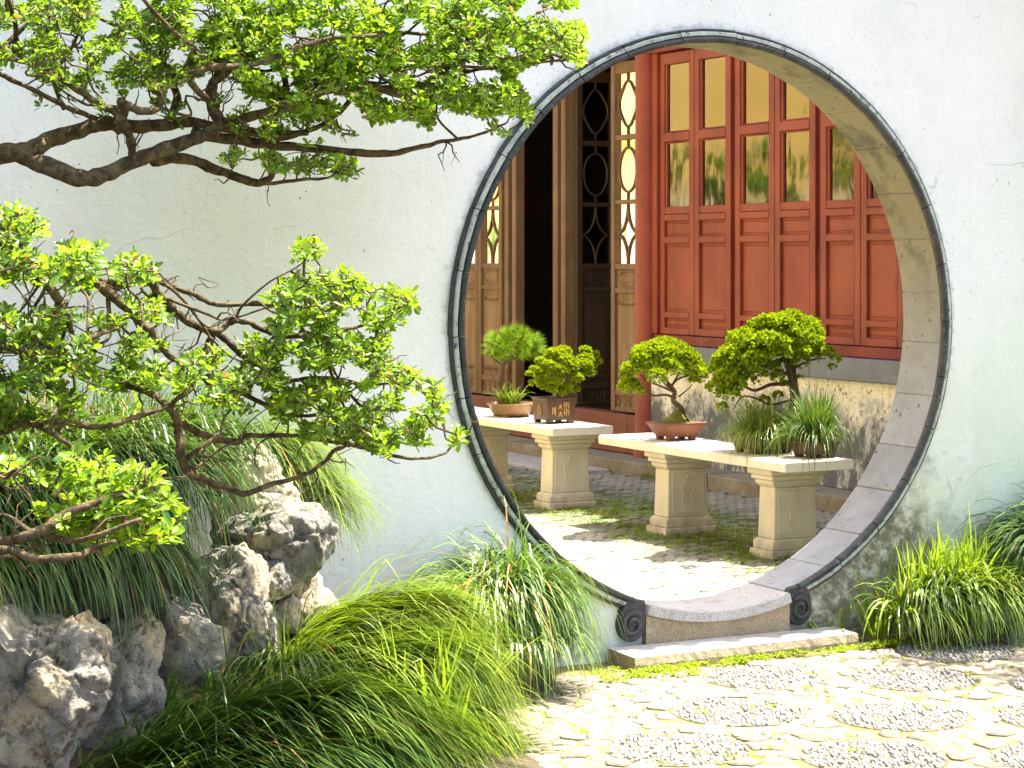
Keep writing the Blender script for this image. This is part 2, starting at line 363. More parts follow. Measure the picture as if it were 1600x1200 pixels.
gate = bpy.data.objects.new('moon_gate', None); COL.objects.link(gate); gate.parent = wall; gate['label'] = 'round stone gate lining with dark rolled moulding'
def sector(mb, a0, a1, r0, r1, y0, y1, n=6, jit=0):
    vs = []
    for k in range(n+1):
        a = a0+(a1-a0)*k/n
        for r, y in ((r0, y0), (r1, y0), (r1, y1), (r0, y1)): x, z = circ(a, r); vs.append((x, y, z))
    fs = [(4*k+i, 4*k+(i+1) % 4, 4*k+4+(i+1) % 4, 4*k+4+i) for k in range(n) for i in range(4)]+[(3, 2, 1, 0), tuple(4*n+i for i in range(4))]
    return mb.add(vs, fs)
AT = .295                                     # half angle of the granite threshold
st = [AT]
while st[-1] < 2*PI-AT-.25: st.append(st[-1]+random.uniform(.185, .225))
st[-1] = 2*PI-AT
for a0, a1 in zip(st, st[1:]):
    m = MB(); d = random.uniform(-.0025, .002)
    sector(m, a0+.0012, a1-.0012, RI+d, RO-.002, -.002+random.uniform(-.002, .001), TW+.004, 8)
    m.build('lining_stone', 'lining_stone', gate, bevel=.003, recalc=True)
m = MB(); sector(m, AT, 2*PI-AT, RI+.006, RO-.004, .003, TW-.002, 120); m.build('joint_mortar', 'joint_mortar', gate, recalc=True)
# moulding: outer fillet, pale band, groove, dark roll, in short cast lengths
def prof():
    p = [(1.201, 0, 0), (1.201, -.016, 0), (1.196, -.021, 0), (1.191, -.020, 0), (1.189, -.015, 0), (1.189, -.017, 1), (1.188, -.027, 1), (1.184, -.031, 1), (1.173, -.032, 1), (1.1705, -.027, 1), (1.170, -.020, 0), (1.1685, -.020, 0)]
    for k in range(9):
        t = PI*(.92-k/8*1.0); p.append((1.1555+.0125*math.cos(PI-t), -.026-.0125*math.sin(t)*1.3, 0))
    p += [(1.147, -.010, 0), (1.1505, -.002, 0), (1.1505, .0, 0)]
    return p
PR = prof()
mo = [AT+.05]
while mo[-1] < 2*PI-AT-.3: mo.append(mo[-1]+random.uniform(.19, .23))
mo[-1] = 2*PI-AT-.05
for a0, a1 in zip(mo, mo[1:]):
    m = MB(); nn = 8; dr = random.uniform(-.002, .002); dy = random.uniform(-.002, .001); vs = []; L = len(PR)
    for k in range(nn+1):
        a = a0+.0016+(a1-a0-.0032)*k/nn
        for r, y, _ in PR: x, z = circ(a, r+dr+noise.noise((a*9, r*60, 0))*.0022+noise.noise((a*45, r*25, 7))*.0012); vs.append((x, y+dy, z))
    m.add(vs, [(k*L+i, k*L+i+1, (k+1)*L+i+1, (k+1)*L+i) for k in range(nn) for i in range(L-1)]+[tuple(range(L))[::-1], tuple(range(nn*L, nn*L+L))])
    m.mi = [1 if PR[i][2] and PR[i+1][2] else 0 for k in range(nn) for i in range(L-1)]+[0, 0]
    m.build('moulding', ['moulding_dark', 'moulding_pale'], gate, smooth=False, recalc=True)
# granite threshold: the curved tread, its lip, and the block under it down to the step
m = MB(); sector(m, -AT+.001, AT-.001, RI, RO-.002, -.052, TW+.004, 16)
poly = [(-.36, .0)]
m.build('threshold_tread', 'granite_grey', gate, bevel=.006, recalc=True, seg=2)
m = MB(); pl = [(circ(a, RO+.0005)[0], -.034, circ(a, RO+.0005)[1]) for a in np.linspace(-.29, .29, 14)]
pl = [(pl[0][0], -.034, .055)]+pl+[(pl[-1][0], -.034, .055)]
m.prism(pl, (0, .2, 0)); m.build('threshold_block', 'granite', gate, recalc=True)
def scroll(sx):
    m = MB(); cx, cz = (.398 if sx > 0 else -.405), (.152 if sx > 0 else .148); R = .062
    m.prism([(cx+R*math.cos(t)*1.0, -.030, cz+R*1.12*math.sin(t)) for t in np.linspace(0, 2*PI, 24, endpoint=False)], (0, .035, 0))
    x, z = circ(sx*(AT+.055), 1.176)
    m.prism([(cx-.058*sx, -.033, cz-.03), (cx-.060*sx, -.033, cz+.075), (x-.055*sx, -.033, z+.014), (x+.02*sx, -.033, z+.028), (cx+.055*sx, -.033, cz+.05), (cx+.01*sx, -.033, cz)], (0, .034, 0))
    sp = [(cx+sx*math.cos(PI*.75-t)*(.052-.0042*t), -.034, cz+math.sin(PI*.75-t)*(.052-.0042*t)) for t in np.linspace(0, 9.6, 52)]
    m.build('scroll', 'moulding_dark', gate, recalc=True, bevel=.003)
    m = MB(); m.tube(sp, [.0105]*40+[.0105-.0006*k for k in range(12)], 6); m.build('scroll_spiral', 'moulding_dark', gate, recalc=True, smooth=True)
scroll(-1); scroll(1)
step = thing('step_stone', 'long flat pale granite step slab lying in front of the round gate', 'step', (0, -.12, 0))
m = MB(); NX = 40
top = [(-.52+1.09*k/NX, -.245+.052*k/NX+noise.noise((k*.7, 0, 3))*.006) for k in range(NX+1)]
vs = [(x, y, .061+noise.noise((x*6, 1, 0))*.002) for x, y in top]+[(x, -.0355, .066) for x, y in top]+[(x, y-.008+noise.noise((x*30, 5, 0))*.01, .03) for x, y in top]+[(x, y-.004, -.02) for x, y in top]+[(x, -.0355, -.02) for x, y in top]
q = NX+1; fs = []
for k in range(NX):
    for a, b in ((1, 0), (0, 2), (2, 3), (3, 4)): fs.append((a*q+k, a*q+k+1, b*q+k+1, b*q+k))
fs += [(0, q, 4*q, 3*q, 2*q), (NX, 2*q+NX, 3*q+NX, 4*q+NX, q+NX)]
m.add(vs, fs); m.cur = 0; m.mi = []
for k in range(NX): m.mi += [0, 1, 1, 1]
m.mi += [1, 1]; m.build('slab', ['granite_grey', 'granite'], step, recalc=True)

# ------------------------------------------------------------------ ground, pavement, courtyard
m = MB(); m.add([(-80, -80, -.05), (80, -80, -.05), (80, 80, -.05), (-80, 80, -.05)], [(0, 1, 2, 3)]); structure(m.build('ground', 'earth'))
court = MB(); court.add([(-2.0, .262, -.004), (3.6, .262, -.004), (3.6, 16, -.004), (-2.0, 16, -.004)], [(0, 1, 2, 3)])
court.add([(-.4, -.03, -.004), (.4, -.03, -.004), (.4, .263, -.003), (-.4, .263, -.003)], [(0, 1, 2, 3)])
court = structure(court.build('courtyard', 'paver_joint'))
c45 = math.cos(PI/4); R45 = Matrix.Rotation(PI/4, 4, 'Z')
pm = MB(); pm.frustum(0, 0, -.02, .008, .063, .0285, .063, .0285); pm.frustum(0, 0, .008, .012, .063, .0285, .060, .0255)
pmesh = pm.mesh('paving_brick', 'paver')
cells = []
for i in range(-30, 60):
    for j in range(-60, 90):
        u, v = i*.134+.067, j*.0605+(.03 if i % 2 else 0)
        x, y = (u-v)*c45, (u+v)*c45
        x, y = u*c45*1-v*c45, u*c45+v*c45
        if -.4 < x < 3.2 and .31 < y < 9:
            d = Vector((x, y, 0))-CAM; zz = d.dot(FWD); px = 800+F_PX*d.dot(RGT)/zz; py = HOR+F_PX*CAM.z/zz
            if 730 < px < 1420 and py > 650: cells.append((py if ((px-1091)/362)**2+((py-503)/437)**2 < 1 and not (x > 1.5 and py < 800) else 0, x, y))
cells.sort(reverse=True)
rest = MB()
for k, (p, x, y) in enumerate(cells):
    Mx = Matrix.Translation((x, y, random.uniform(-.003, .003))) @ Matrix.Rotation(PI/4+PI/2*0+random.uniform(-.02, .02), 4, 'Z') @ Matrix.Rotation(random.uniform(-.015, .015), 4, 'X')
    if k < 300: inst('paving_brick', pmesh, Mx, court)
    else: rest.add([Mx @ Vector(v) for v in pm.v], pm.f)
rest.build('paving_bricks', 'paver', court, kind='stuff')

pave = MB(); pave.add([(-2.6, -4, .004), (4.5, -4, .004), (4.5, -.001, .004), (-2.6, -.001, .004)], [(0, 1, 2, 3)])
pave = structure(pave.build('pavement', 'pavement_bed'))
MED = [(-.13, -.56), (.36, -.84), (-.56, -1.03), (-.10, -1.35), (-1.05, -1.42), (-.55, -1.80), (.85, -.46), (.40, -1.62), (.82, -1.20), (-.02, -2.1)]
MDU = Vector((.86, -.51)); MDV = Vector((.51, .86))
def in_med(x, y, g=0):
    for cx, cy in MED:
        d = Vector((x-cx, y-cy)); a, b = d.dot(MDU), d.dot(MDV)
        if (a/(.235+g))**2+(b/(.235+g))**2 < 1: return True
    return False
chip = MB(); chip.frustum(0, 0, -.015, .006, .0056, .024, .0056, .024); chip.frustum(0, 0, .006, .010, .0056, .024, .0038, .0205)
chipm = chip.mesh('tile_chip', 'tile_chip')
chips = []
for cx, cy in MED:
    for i in range(-19, 20):
        o = random.uniform(0, .05)
        for j in range(-7, 8):
            a, b = i*.0136, j*.046+o
            if random.random() < .03: continue
            if (a/.225)**2+(b/.225)**2 < 1:
                p = Vector((cx, cy))+MDU*a+MDV*b; chips.append((-(p.x*.46+p.y*.89)-abs(p.x+.4)*.3, p.x, p.y))
chips.sort(reverse=True); rest = MB()
for k, (_, x, y) in enumerate(chips):
    Mx = Matrix.Translation((x+random.gauss(0, .003), y+random.gauss(0, .006), .0025+random.uniform(-.004, .003))) @ Matrix.Rotation(math.atan2(MDV.y, MDV.x)-PI/2+random.gauss(0, .13), 4, 'Z') @ Matrix.Rotation(random.uniform(-.25, .25), 4, 'Y') @ Matrix.Rotation(random.uniform(-.1, .1), 4, 'X') @ Matrix.Diagonal((random.uniform(.7, 1.15), random.uniform(.55, 1.1), 1, 1))
    if k < 300: inst('tile_chip', chipm, Mx, pave)
    else: rest.add([Mx @ Vector(v) for v in chip.v], chip.f)
rest.build('tile_chips', 'tile_chip', pave, kind='stuff')
for k, (cx, cy) in enumerate(MED):
    m = MB(); m.add([(cx+MDU.x*.236*math.cos(t)+MDV.x*.236*math.sin(t), cy+MDU.y*.236*math.cos(t)+MDV.y*.236*math.sin(t), .0062) for t in np.linspace(0, 2*PI, 28, endpoint=False)], [tuple(range(28))]); m.build('medallion_bed', 'medallion_bed', pave)
# rubble stones: shrunk Voronoi cells, tops rounded
pts = []
tries = 0
while tries < 14000:
    tries += 1
    x, y = random.uniform(-1.9, 1.75), random.uniform(-2.5, -.22)
    if in_med(x, y, .03) or (-.56 < x < .6 and y > -.31): continue
    rr = .060 if y > -1.0 else .070
    if all((x-a)**2+((y-b)*1.15)**2 > rr**2 for a, b in pts): pts.append((x, y))
def clip(poly, p, nrm):
    out = []
    for i in range(len(poly)):
        a, b = poly[i], poly[(i+1) % len(poly)]; da, db = (a-p).dot(nrm), (b-p).dot(nrm)
        if da <= 0: out.append(a)
        if da*db < 0: out.append(a+(b-a)*(da/(da-db)))
    return out
P2 = [Vector(p) for p in pts]; stones = []
for i, p in enumerate(P2):
    poly = [p+Vector((math.cos(t), math.sin(t)))*random.uniform(.05, .066) for t in np.linspace(0, 2*PI, 11, endpoint=False)]
    for j, q2 in enumerate(P2):
        if i != j and (q2-p).length < .26:
            poly = clip(poly, p+(q2-p)*.5, (q2-p).normalized())
            if len(poly) < 3: break
    if len(poly) < 3: continue
    for cx, cy in MED:
        c = Vector((cx, cy)); d = p-c
        if d.length < .36: poly = clip(poly, c+d.normalized()*.237, -d.normalized())
        if len(poly) < 3: break
    if len(poly) >= 3: stones.append((p, poly))
stones.sort(key=lambda s: (s[0].x*.46+s[0].y*.89)+abs(s[0].x+.3)*.2); rest = MB()
for k, (p, poly) in enumerate(stones):
    m = rest if k >= 300 else MB(); n = len(poly); h = .010+random.uniform(-.004, .005)
    tx, ty = random.uniform(-.04, .04), random.uniform(-.04, .04)
    vs = []
    for f, z in ((.97, -.01), (.94, h-.006), (.80, h-.001), ):
        vs += [(p.x+(q.x-p.x)*f, p.y+(q.y-p.y)*f, z+((q.x-p.x)*tx+(q.y-p.y)*ty)*f) for q in poly]
    vs.append((p.x, p.y, h+.002))
    fs = [(a*n+i, a*n+(i+1) % n, (a+1)*n+(i+1) % n, (a+1)*n+i) for a in range(2) for i in range(n)]+[(2*n+i, 2*n+(i+1) % n, 3*n) for i in range(n)]
    m.add(vs, fs)
    if k < 300: m.build('cobble', 'cobble', pave, smooth=False)
if rest.v: rest.build('cobbles', 'cobble', pave, kind='stuff')

# raised planting bed on the left
def sm(t, a, b):
    t = min(max((t-a)/(b-a), 0), 1); return t*t*(3-2*t)
def bank(x, y):
    z = .72*sm(x, -2.25, -2.75)*sm(y, -1.15, -.6)+.28*sm(x, -1.45, -2.05)*sm(y, -1.7, -.75)+.12*sm(x, -1.5, -2.6)*sm(y, -2.6, -1.6)
    return z
m = MB(); nx, ny = 60, 40
for j in range(ny+1):
    for i in range(nx+1):
        x, y = -6.5+5.1*i/nx, -3.4+3.399*j/ny; m.v.append((x, y, bank(x, y)+.006+noise.noise((x*5, y*5, 0))*.02*sm(x, -1.45, -1.7)-.02*(1-sm(x, -1.4, -1.55))))
m.f = [(j*(nx+1)+i, j*(nx+1)+i+1, (j+1)*(nx+1)+i+1, (j+1)*(nx+1)+i) for j in range(ny) for i in range(nx)]; m.mi = [0]*len(m.f)
structure(m.build('planting_bed', 'earth', smooth=True))

# ------------------------------------------------------------------ the hall: red windows, carved doors, plinth, kerb, roof
XF = 3.55
hall = thing('hall_building', 'red and brown timber hall seen through the round gate', 'building', (XF, 5, 0))
m = MB(); m.box(XF-.03, XF+.25, .3, 6.40, .112, .815); m.build('plinth_wall', 'plinth_plaster', hall)
ys = [.3, 1.6, 2.95, 4.25, 5.35, 6.36]
for a, b in zip(ys, ys[1:]):
    m = MB(); m.box(XF-.10, XF+.12, a+.002, b-.002, .818, .965); m.build('ledge', 'ledge_stone', hall, bevel=.008)
m = MB(); m.box(XF-.045, XF+.12, .3, 6.33, .967, 1.038); m.build('sill_beam', 'red_dark', hall, bevel=.006)
ys = [.27, 1.3, 2.35, 3.3, 4.2, 5.15, 6.02, 7.05, 8.1, 9.1, 10.2]
for a, b in zip(ys, ys[1:]):
    m = MB(); d = random.uniform(-.012, .012); m.box(3.225+d, XF-.033 if b < 6.5 else XF-.03, a+.003, b-.003, -.01, .110+random.uniform(-.004, .004)); m.build('kerb_stone', 'kerb_stone', hall, bevel=.008)
for a, b in ((6.45, 7.6), (7.61, 8.8), (8.81, 9.9)):
    m = MB(); m.box(2.80, 3.20, a, b, -.01, .035); m.build('door_step', 'granite_grey', hall, bevel=.006)
m = MB(); prof_c = [(.100, .11), (.100, .17), (.090, .19), (.088, 3.5)]
m.lathe(prof_c, XF-.015, 6.475, 28); m.build('column', 'red_paint', hall, smooth=True)
m = MB(); m.box(XF-.03, XF+.1, 6.31, 6.385, 1.04, 3.2); m.build('jamb', 'red_paint', hall, bevel=.006)
m = MB(); m.box(XF-.06, XF+.14, .3, 11.2, 3.135, 3.42); m.build('lintel', 'red_dark', hall)
def raised_panel(y0, y1, z0, z1, x, material, parent, label=None, edge=.022):
    p = MB(); p.box(x, x+.012, y0, y1, z0, z1)
    a0, a1, b0, b1 = y0+edge, y1-edge, z0+edge, z1-edge; e = .005
    p.add([(x, a0, b0), (x, a1, b0), (x, a1, b1), (x, a0, b1), (x-e, a0+e, b0+e), (x-e, a1-e, b0+e), (x-e, a1-e, b1-e), (x-e, a0+e, b1-e)],
          [(0, 4, 5, 1), (1, 5, 6, 2), (2, 6, 7, 3), (3, 7, 4, 0), (4, 7, 6, 5)])
    g = .004                                       # the scratched groove round the field
    for s in ((a0-g*2, a1+g*2, b0-g*2, b0-g), (a0-g*2, a1+g*2, b1+g, b1+g*2), (a0-g*2, a0-g, b0-g, b1+g), (a1+g, a1+g*2, b0-g, b1+g)):
        p.box(x-.003, x, *s)
    return p.build('panel', material, parent, label=label, recalc=True)
def rail(mb, x, y0, y1, z0, z1, proud=.012):
    mb.box(x-proud, x+.03, y0, y1, z0, z1)
ZR = [1.042, 1.094, 1.165, 1.207, 1.715, 1.763, 1.880, 1.985, 2.455, 2.545, 3.04, 3.125]
def red_window(ya, yb):
    st_ = .062
    f = MB(); f.box(XF-.004, XF+.045, ya, ya+st_, ZR[0], ZR[-1]); f.box(XF-.004, XF+.045, yb-st_, yb, ZR[0], ZR[-1])
    y0, y1 = ya+st_, yb-st_
    for a, b in ((ZR[0], ZR[1]), (ZR[2], ZR[3]), (ZR[4], ZR[5]), (ZR[6], ZR[6]+.048), (ZR[8]+.012, ZR[9]-.012), (ZR[10], ZR[11])): rail(f, XF+.004, y0, y1, a, b)
    f.box(XF-.001, XF+.04, y0, y1, ZR[6]+.05, ZR[7]); 
    for a, b in ((ZR[8], ZR[8]+.011), (ZR[9]-.011, ZR[9])): f.box(XF+.004, XF+.04, y0, y1, a, b)
    for a, b in ((ZR[7], ZR[8]), (ZR[9], ZR[10])):   # glazing beads
        f.box(XF+.006, XF+.04, y0, y0+.022, a, b); f.box(XF+.006, XF+.04, y1-.022, y1, a, b)
    fr = f.build('window', 'red_paint', hall, bevel=.004)
    raised_panel(y0, y1, ZR[1], ZR[2], XF+.018, 'red_paint', fr, edge=.016); raised_panel(y0, y1, ZR[3], ZR[4], XF+.018, 'red_paint', fr); raised_panel(y0, y1, ZR[5], ZR[6], XF+.018, 'red_paint', fr, edge=.018)
    for a, b in ((ZR[7], ZR[8]), (ZR[9], ZR[10])):
        p = MB(); p.box(XF+.022, XF+.026, y0+.021, y1-.021, a-.001, b+.001); p.build('pane', 'window_glass', fr)
    return fr
for a, b in ((5.83, 6.305), (5.345, 5.823), (4.80, 5.285), (4.32, 4.793), (3.825, 4.26), (3.375, 3.818), (2.86, 3.32), (2.395, 2.853), (1.88, 2.34), (1.415, 1.873)): red_window(a, b)
for y in (5.315, 4.29, 3.348, 2.368): 
    m = MB(); m.box(XF+.025, XF+.12, y-.028, y+.028, 1.04, 3.13); m.build('mullion', 'red_dark', hall)
# carved brown doors
ZD = [.425, .455, .548, .592, 1.335, 1.374, 1.520, 1.563, 2.022, 2.056, 2.515, 2.556, 3.03, 3.12]
def ring(mb, T, cy, cz, ry, rz, r, lobed=0, n=40):
    """closed lattice ring in the door's plane; T maps (across, out, up) to the place"""
    pts = []
    for k in range(n+1):
        t = 2*PI*k/n; q = 1+lobed*math.cos(4*t)
        pts.append(T(cy+ry*math.cos(t)*q, 0, cz+rz*math.sin(t)*q))
    mb.tube(pts, r, 5, cap=False)
def carved_door(T, w_, woodm, darkm, parent, name='carved_door'):
    """a leaf of width w_: T(a, d, z) with a across, d depth out of the face"""
    def bxT(mb, a0, a1, d0, d1, z0, z1):
        mb.add([T(a, d, z) for z in (z0, z1) for d in (d0, d1) for a in (a0, a1)], [(0, 2, 3, 1), (4, 5, 7, 6), (0, 1, 5, 4), (2, 6, 7, 3), (0, 4, 6, 2), (1, 3, 7, 5)])
    s = .055; f = MB()
    bxT(f, 0, s, 0, .05, ZD[0], ZD[-1]); bxT(f, w_-s, w_, 0, .05, ZD[0], ZD[-1])
    for a, b in ((0, 1), (2, 3), (4, 5), (6, 7), (8, 9), (10, 11), (12, 13)): bxT(f, s, w_-s, .006, .046, ZD[a], ZD[b])
    fr = f.build(name, woodm, parent, bevel=.004, recalc=True)
    for a, b in ((1, 2), (3, 4), (5, 6)):
        p = MB(); bxT(p, s, w_-s, .028, .036, ZD[a], ZD[b]); e = .03
        if ZD[b]-ZD[a] > .3:
            bxT(p, s+e, w_-s-e, .018, .028, ZD[a]+.09, ZD[b]-.11)
            for k in range(7):                                        # carved cresting over the field and below it
                t = k/6; aa = s+e+(w_-2*s-2*e)*t
                p.tube([T(aa-.012, .024, ZD[b]-.09), T(aa, .02, ZD[b]-.062-.02*math.sin(PI*t)), T(aa+.012, .024, ZD[b]-.09)], .005, 4)
                p.tube([T(aa-.012, .024, ZD[a]+.07), T(aa, .02, ZD[a]+.045), T(aa+.012, .024, ZD[a]+.07)], .005, 4)
            for z in (ZD[a]+.03, ZD[b]-.04): p.tube([T(s+.015, .024, z), T(w_-s-.015, .024, z)], .004, 4)
            for aa in (s+.012, w_-s-.012): p.tube([T(aa, .024, ZD[a]+.03), T(aa, .024, ZD[b]-.04)], .004, 4)
        elif b == 6:
            zc = (ZD[a]+ZD[b])/2; bxT(p, s+.045, w_-s-.045, .02, .028, zc-.022, zc+.022)
            ring(p, lambda a_, d, z: T(a_, d+.025, z), w_/2, zc, (w_-2*s)/2-.015, .055, .005, 0, 24)
        else:
            zc = (ZD[a]+ZD[b])/2
            for k in range(4):
                aa = s+.03+(w_-2*s-.06)*k/3; ring(p, lambda a_, d, z: T(a_, d+.025, z), aa, zc, .018, .03, .006, .1, 12)
        p.build('panel', 'carved_panel' if woodm == 'brown_wood' else darkm, fr, recalc=True)
    la = MB(); c = w_/2; hw = (w_-2*s)/2; r = .0085; TT = lambda a_, d, z: T(a_, .026, z)
    def bar(a0, z0, a1, z1): la.tube([TT(a0, 0, z0), TT(a1, 0, z1)], r*.85, 4)
    # lobed medallion, oval medallion, four arcs meeting in a lozenge
    z0, z1 = ZD[11], ZD[12]; zc = (z0+z1)/2; ring(la, TT, c, zc, hw*.80, .165, r, .07); bar(c, z0, c, zc-.175); bar(c, zc+.175, c, z1); bar(s, zc, c-hw*.85, zc); bar(c+hw*.85, zc, w_-s, zc)
    z0, z1 = ZD[9], ZD[10]; zc = (z0+z1)/2; ring(la, TT, c, zc, hw*.82, .17, r); bar(c, z0, c, zc-.17); bar(c, zc+.17, c, z1); bar(s, zc, c-hw*.82, zc); bar(c+hw*.82, zc, w_-s, zc)
    z0, z1 = ZD[7], ZD[8]; zc = (z0+z1)/2; h2 = (z1-z0)/2
    for sa in (-1, 1):
        for sz in (-1, 1):
            pts = []
            for k in range(13):
                t = PI/2*k/12; pts.append(TT(c+sa*hw*(1-math.cos(t)*.0-math.sin(t)) if False else c+sa*hw*(1-math.sin(t)), 0, zc+sz*h2*(1-math.cos(t))))
            la.tube(pts, r, 5)
    la.build('lattice', woodm, fr, recalc=True)
    p = MB(); bxT(p, s, w_-s, .034, .037, ZD[7], ZD[12]); p.build('pane', 'window_glass', fr)
    return fr
flat = lambda y0: (lambda a, d, z: (XF+d-.002, y0+a, z))
carved_door(flat(6.615), .43, 'brown_wood', 'dark_wood', hall)
carved_door(flat(8.925), .45, 'brown_wood', 'dark_wood', hall)
carved_door(flat(9.385), .45, 'brown_wood', 'dark_wood', hall)
carved_door(lambda a, d, z: (XF+.06+a, 7.70+d, z), .375, 'dark_wood', 'dark_wood', hall)['label'] = 'door leaf standing open into the room, its shade put into the wood colour'  # dark copy of the door wood: the room's shade is in the colour
for a, b, x in ((7.775, 7.845, -.01), (7.905, 7.985, -.01), (8.665, 8.735, 0), (8.785, 8.83, -.01), (8.865, 8.915, .02)):
    m = MB(); m.box(XF+x, XF+.09, a, b, .415, 3.13); m.build('door_post', 'brown_wood', hall, bevel=.006)
for a, b in ((6.60, 6.745), (6.75, 8.75), (8.755, 11.0)):
    m = MB(); m.box(XF-.028, XF+.12, a, b, .112, .41); m.build('threshold_board', 'threshold_wood', hall, bevel=.006)
# room behind the openings
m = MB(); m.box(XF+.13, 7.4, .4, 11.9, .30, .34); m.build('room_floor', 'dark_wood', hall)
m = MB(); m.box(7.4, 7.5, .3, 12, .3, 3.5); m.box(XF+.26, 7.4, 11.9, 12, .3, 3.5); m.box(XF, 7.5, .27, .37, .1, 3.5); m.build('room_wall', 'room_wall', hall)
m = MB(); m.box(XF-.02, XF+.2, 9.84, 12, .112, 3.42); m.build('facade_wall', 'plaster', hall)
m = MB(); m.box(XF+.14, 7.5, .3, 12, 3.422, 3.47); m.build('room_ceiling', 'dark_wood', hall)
m = MB(); m.add([(3.22, .2, 3.44), (3.22, 12.2, 3.44), (5.5, 12.2, 4.55), (5.5, .2, 4.55), (7.9, 12.2, 3.44), (7.9, .2, 3.44)], [(0, 3, 2, 1), (3, 5, 4, 2)])
m.add([(3.22, .2, 3.38), (3.22, 12.2, 3.38), (5.5, 12.2, 4.49), (5.5, .2, 4.49), (7.9, 12.2, 3.38), (7.9, .2, 3.38)], [(0, 1, 2, 3), (3, 2, 4, 5)])
m.box(3.215, 3.22, .2, 12.2, 3.38, 3.44)
for k in range(60):
    y = .3+k*.2; m.tube([(3.18, y, 3.44), (5.5, y, 4.57)], .05, 6)
m.build('roof', 'roof_tile', hall)
def at_room(px, py, y): return at(px, py, 1, y)
for py0, py1 in ((277, 291), (305, 333)):
    p, q2 = at_room(809, py1, 11.88), at_room(830, py0, 11.88); m = MB(); m.box(p.x, q2.x, 11.885, 11.897, p.z, q2.z)
    o = m.build('paper_sheet', 'red_paper'); o['label'] = 'small red paper notice in the dark doorway, '+('upper of two' if py0 == 277 else 'lower and taller of two'); o['category'] = 'notice'; o['group'] = 'red notices on the room wall'
lp = at(915, 188, 0, 4.9); lp2 = at(919, 268, 0, 4.9)
for p_, s_, lab in ((lp, .04, 'small glowing amber lamp behind the upper medallion of the open door'), (lp2, .026, 'tiny glowing amber lamp behind the lower medallion of the open door')):
    L_ = thing('hanging_lamp', lab, 'lamp', p_, 'glowing lamps in the hall')
    m = MB(); m.lathe([(.001, p_.z-s_), (s_*.7, p_.z-s_*.7), (s_, p_.z), (s_*.7, p_.z+s_*.7), (.012, p_.z+s_)], p_.x, p_.y, 12); m.build('bulb', 'lamp_glow', L_, smooth=True)
    m = MB(); m.tube([(p_.x, p_.y, p_.z+s_), (p_.x, p_.y, 3.42)], .004, 5); m.build('cord', 'dark_wood', L_)

# wall across the courtyard, seen mirrored in the panes, with shrubs before it
far = thing('ochre_wall', 'sunlit ochre wall across the courtyard, mirrored in the window panes', 'wall', (-2.1, 9, 0))
m = MB(); m.box(-2.25, -2.0, .3, 24, -.05, 4.6); m.build('plaster', 'ochre_wall', far)
m = MB(); m.prism([(-2.35, .3, 4.602), (-1.9, .3, 4.602), (-2.12, .3, 4.8)], (0, 23.7, 0)); m.build('coping', 'roof_tile', far)

# ------------------------------------------------------------------ foliage helpers
def leaf_shape(mb, base, d, nrm, L, W, tint, curl=.12):
    s = d.cross(nrm); s.normalize(); nrm = s.cross(d)
    f = nrm*W*.12; vs = [base]
    for t, h in ((.26, .30), (.62, .5), (.87, .36)):
        q = base+d*L*t-nrm*L*curl*t*t; vs += [q+s*W*h+f, q, q-s*W*h+f]
    vs.append(base+d*L-nrm*L*curl)
    mb.add(vs, [(0, 1, 2), (0, 2, 3), (1, 4, 5, 2), (2, 5, 6, 3), (4, 7, 8, 5), (5, 8, 9, 6), (7, 10, 8), (8, 10, 9)], tint)
def rnd_dir(): 
    v = Vector(rng.normal(size=3)); return v.normalized()
def in_poly(x, y, P):
    c_ = False; j = len(P)-1
    for i in range(len(P)):
        if (P[i][1] > y) != (P[j][1] > y) and x < (P[j][0]-P[i][0])*(y-P[i][1])/(P[j][1]-P[i][1])+P[i][0]: c_ = not c_
        j = i
    return c_
def smooth_path(pts, sub=5):
    """Catmull-Rom through points of any dimension"""
    P = [np.array(p, float) for p in pts]; P = [2*P[0]-P[1]]+P+[2*P[-1]-P[-2]]; out = []
    for i in range(1, len(P)-2):
        for k in range(sub):
            t = k/sub; a, b, c_, d = P[i-1:i+3]
            out.append(.5*((2*b)+(-a+c_)*t+(2*a-5*b+4*c_-d)*t*t+(-a+3*b-3*c_+d)*t**3))
    out.append(P[-2]); return out

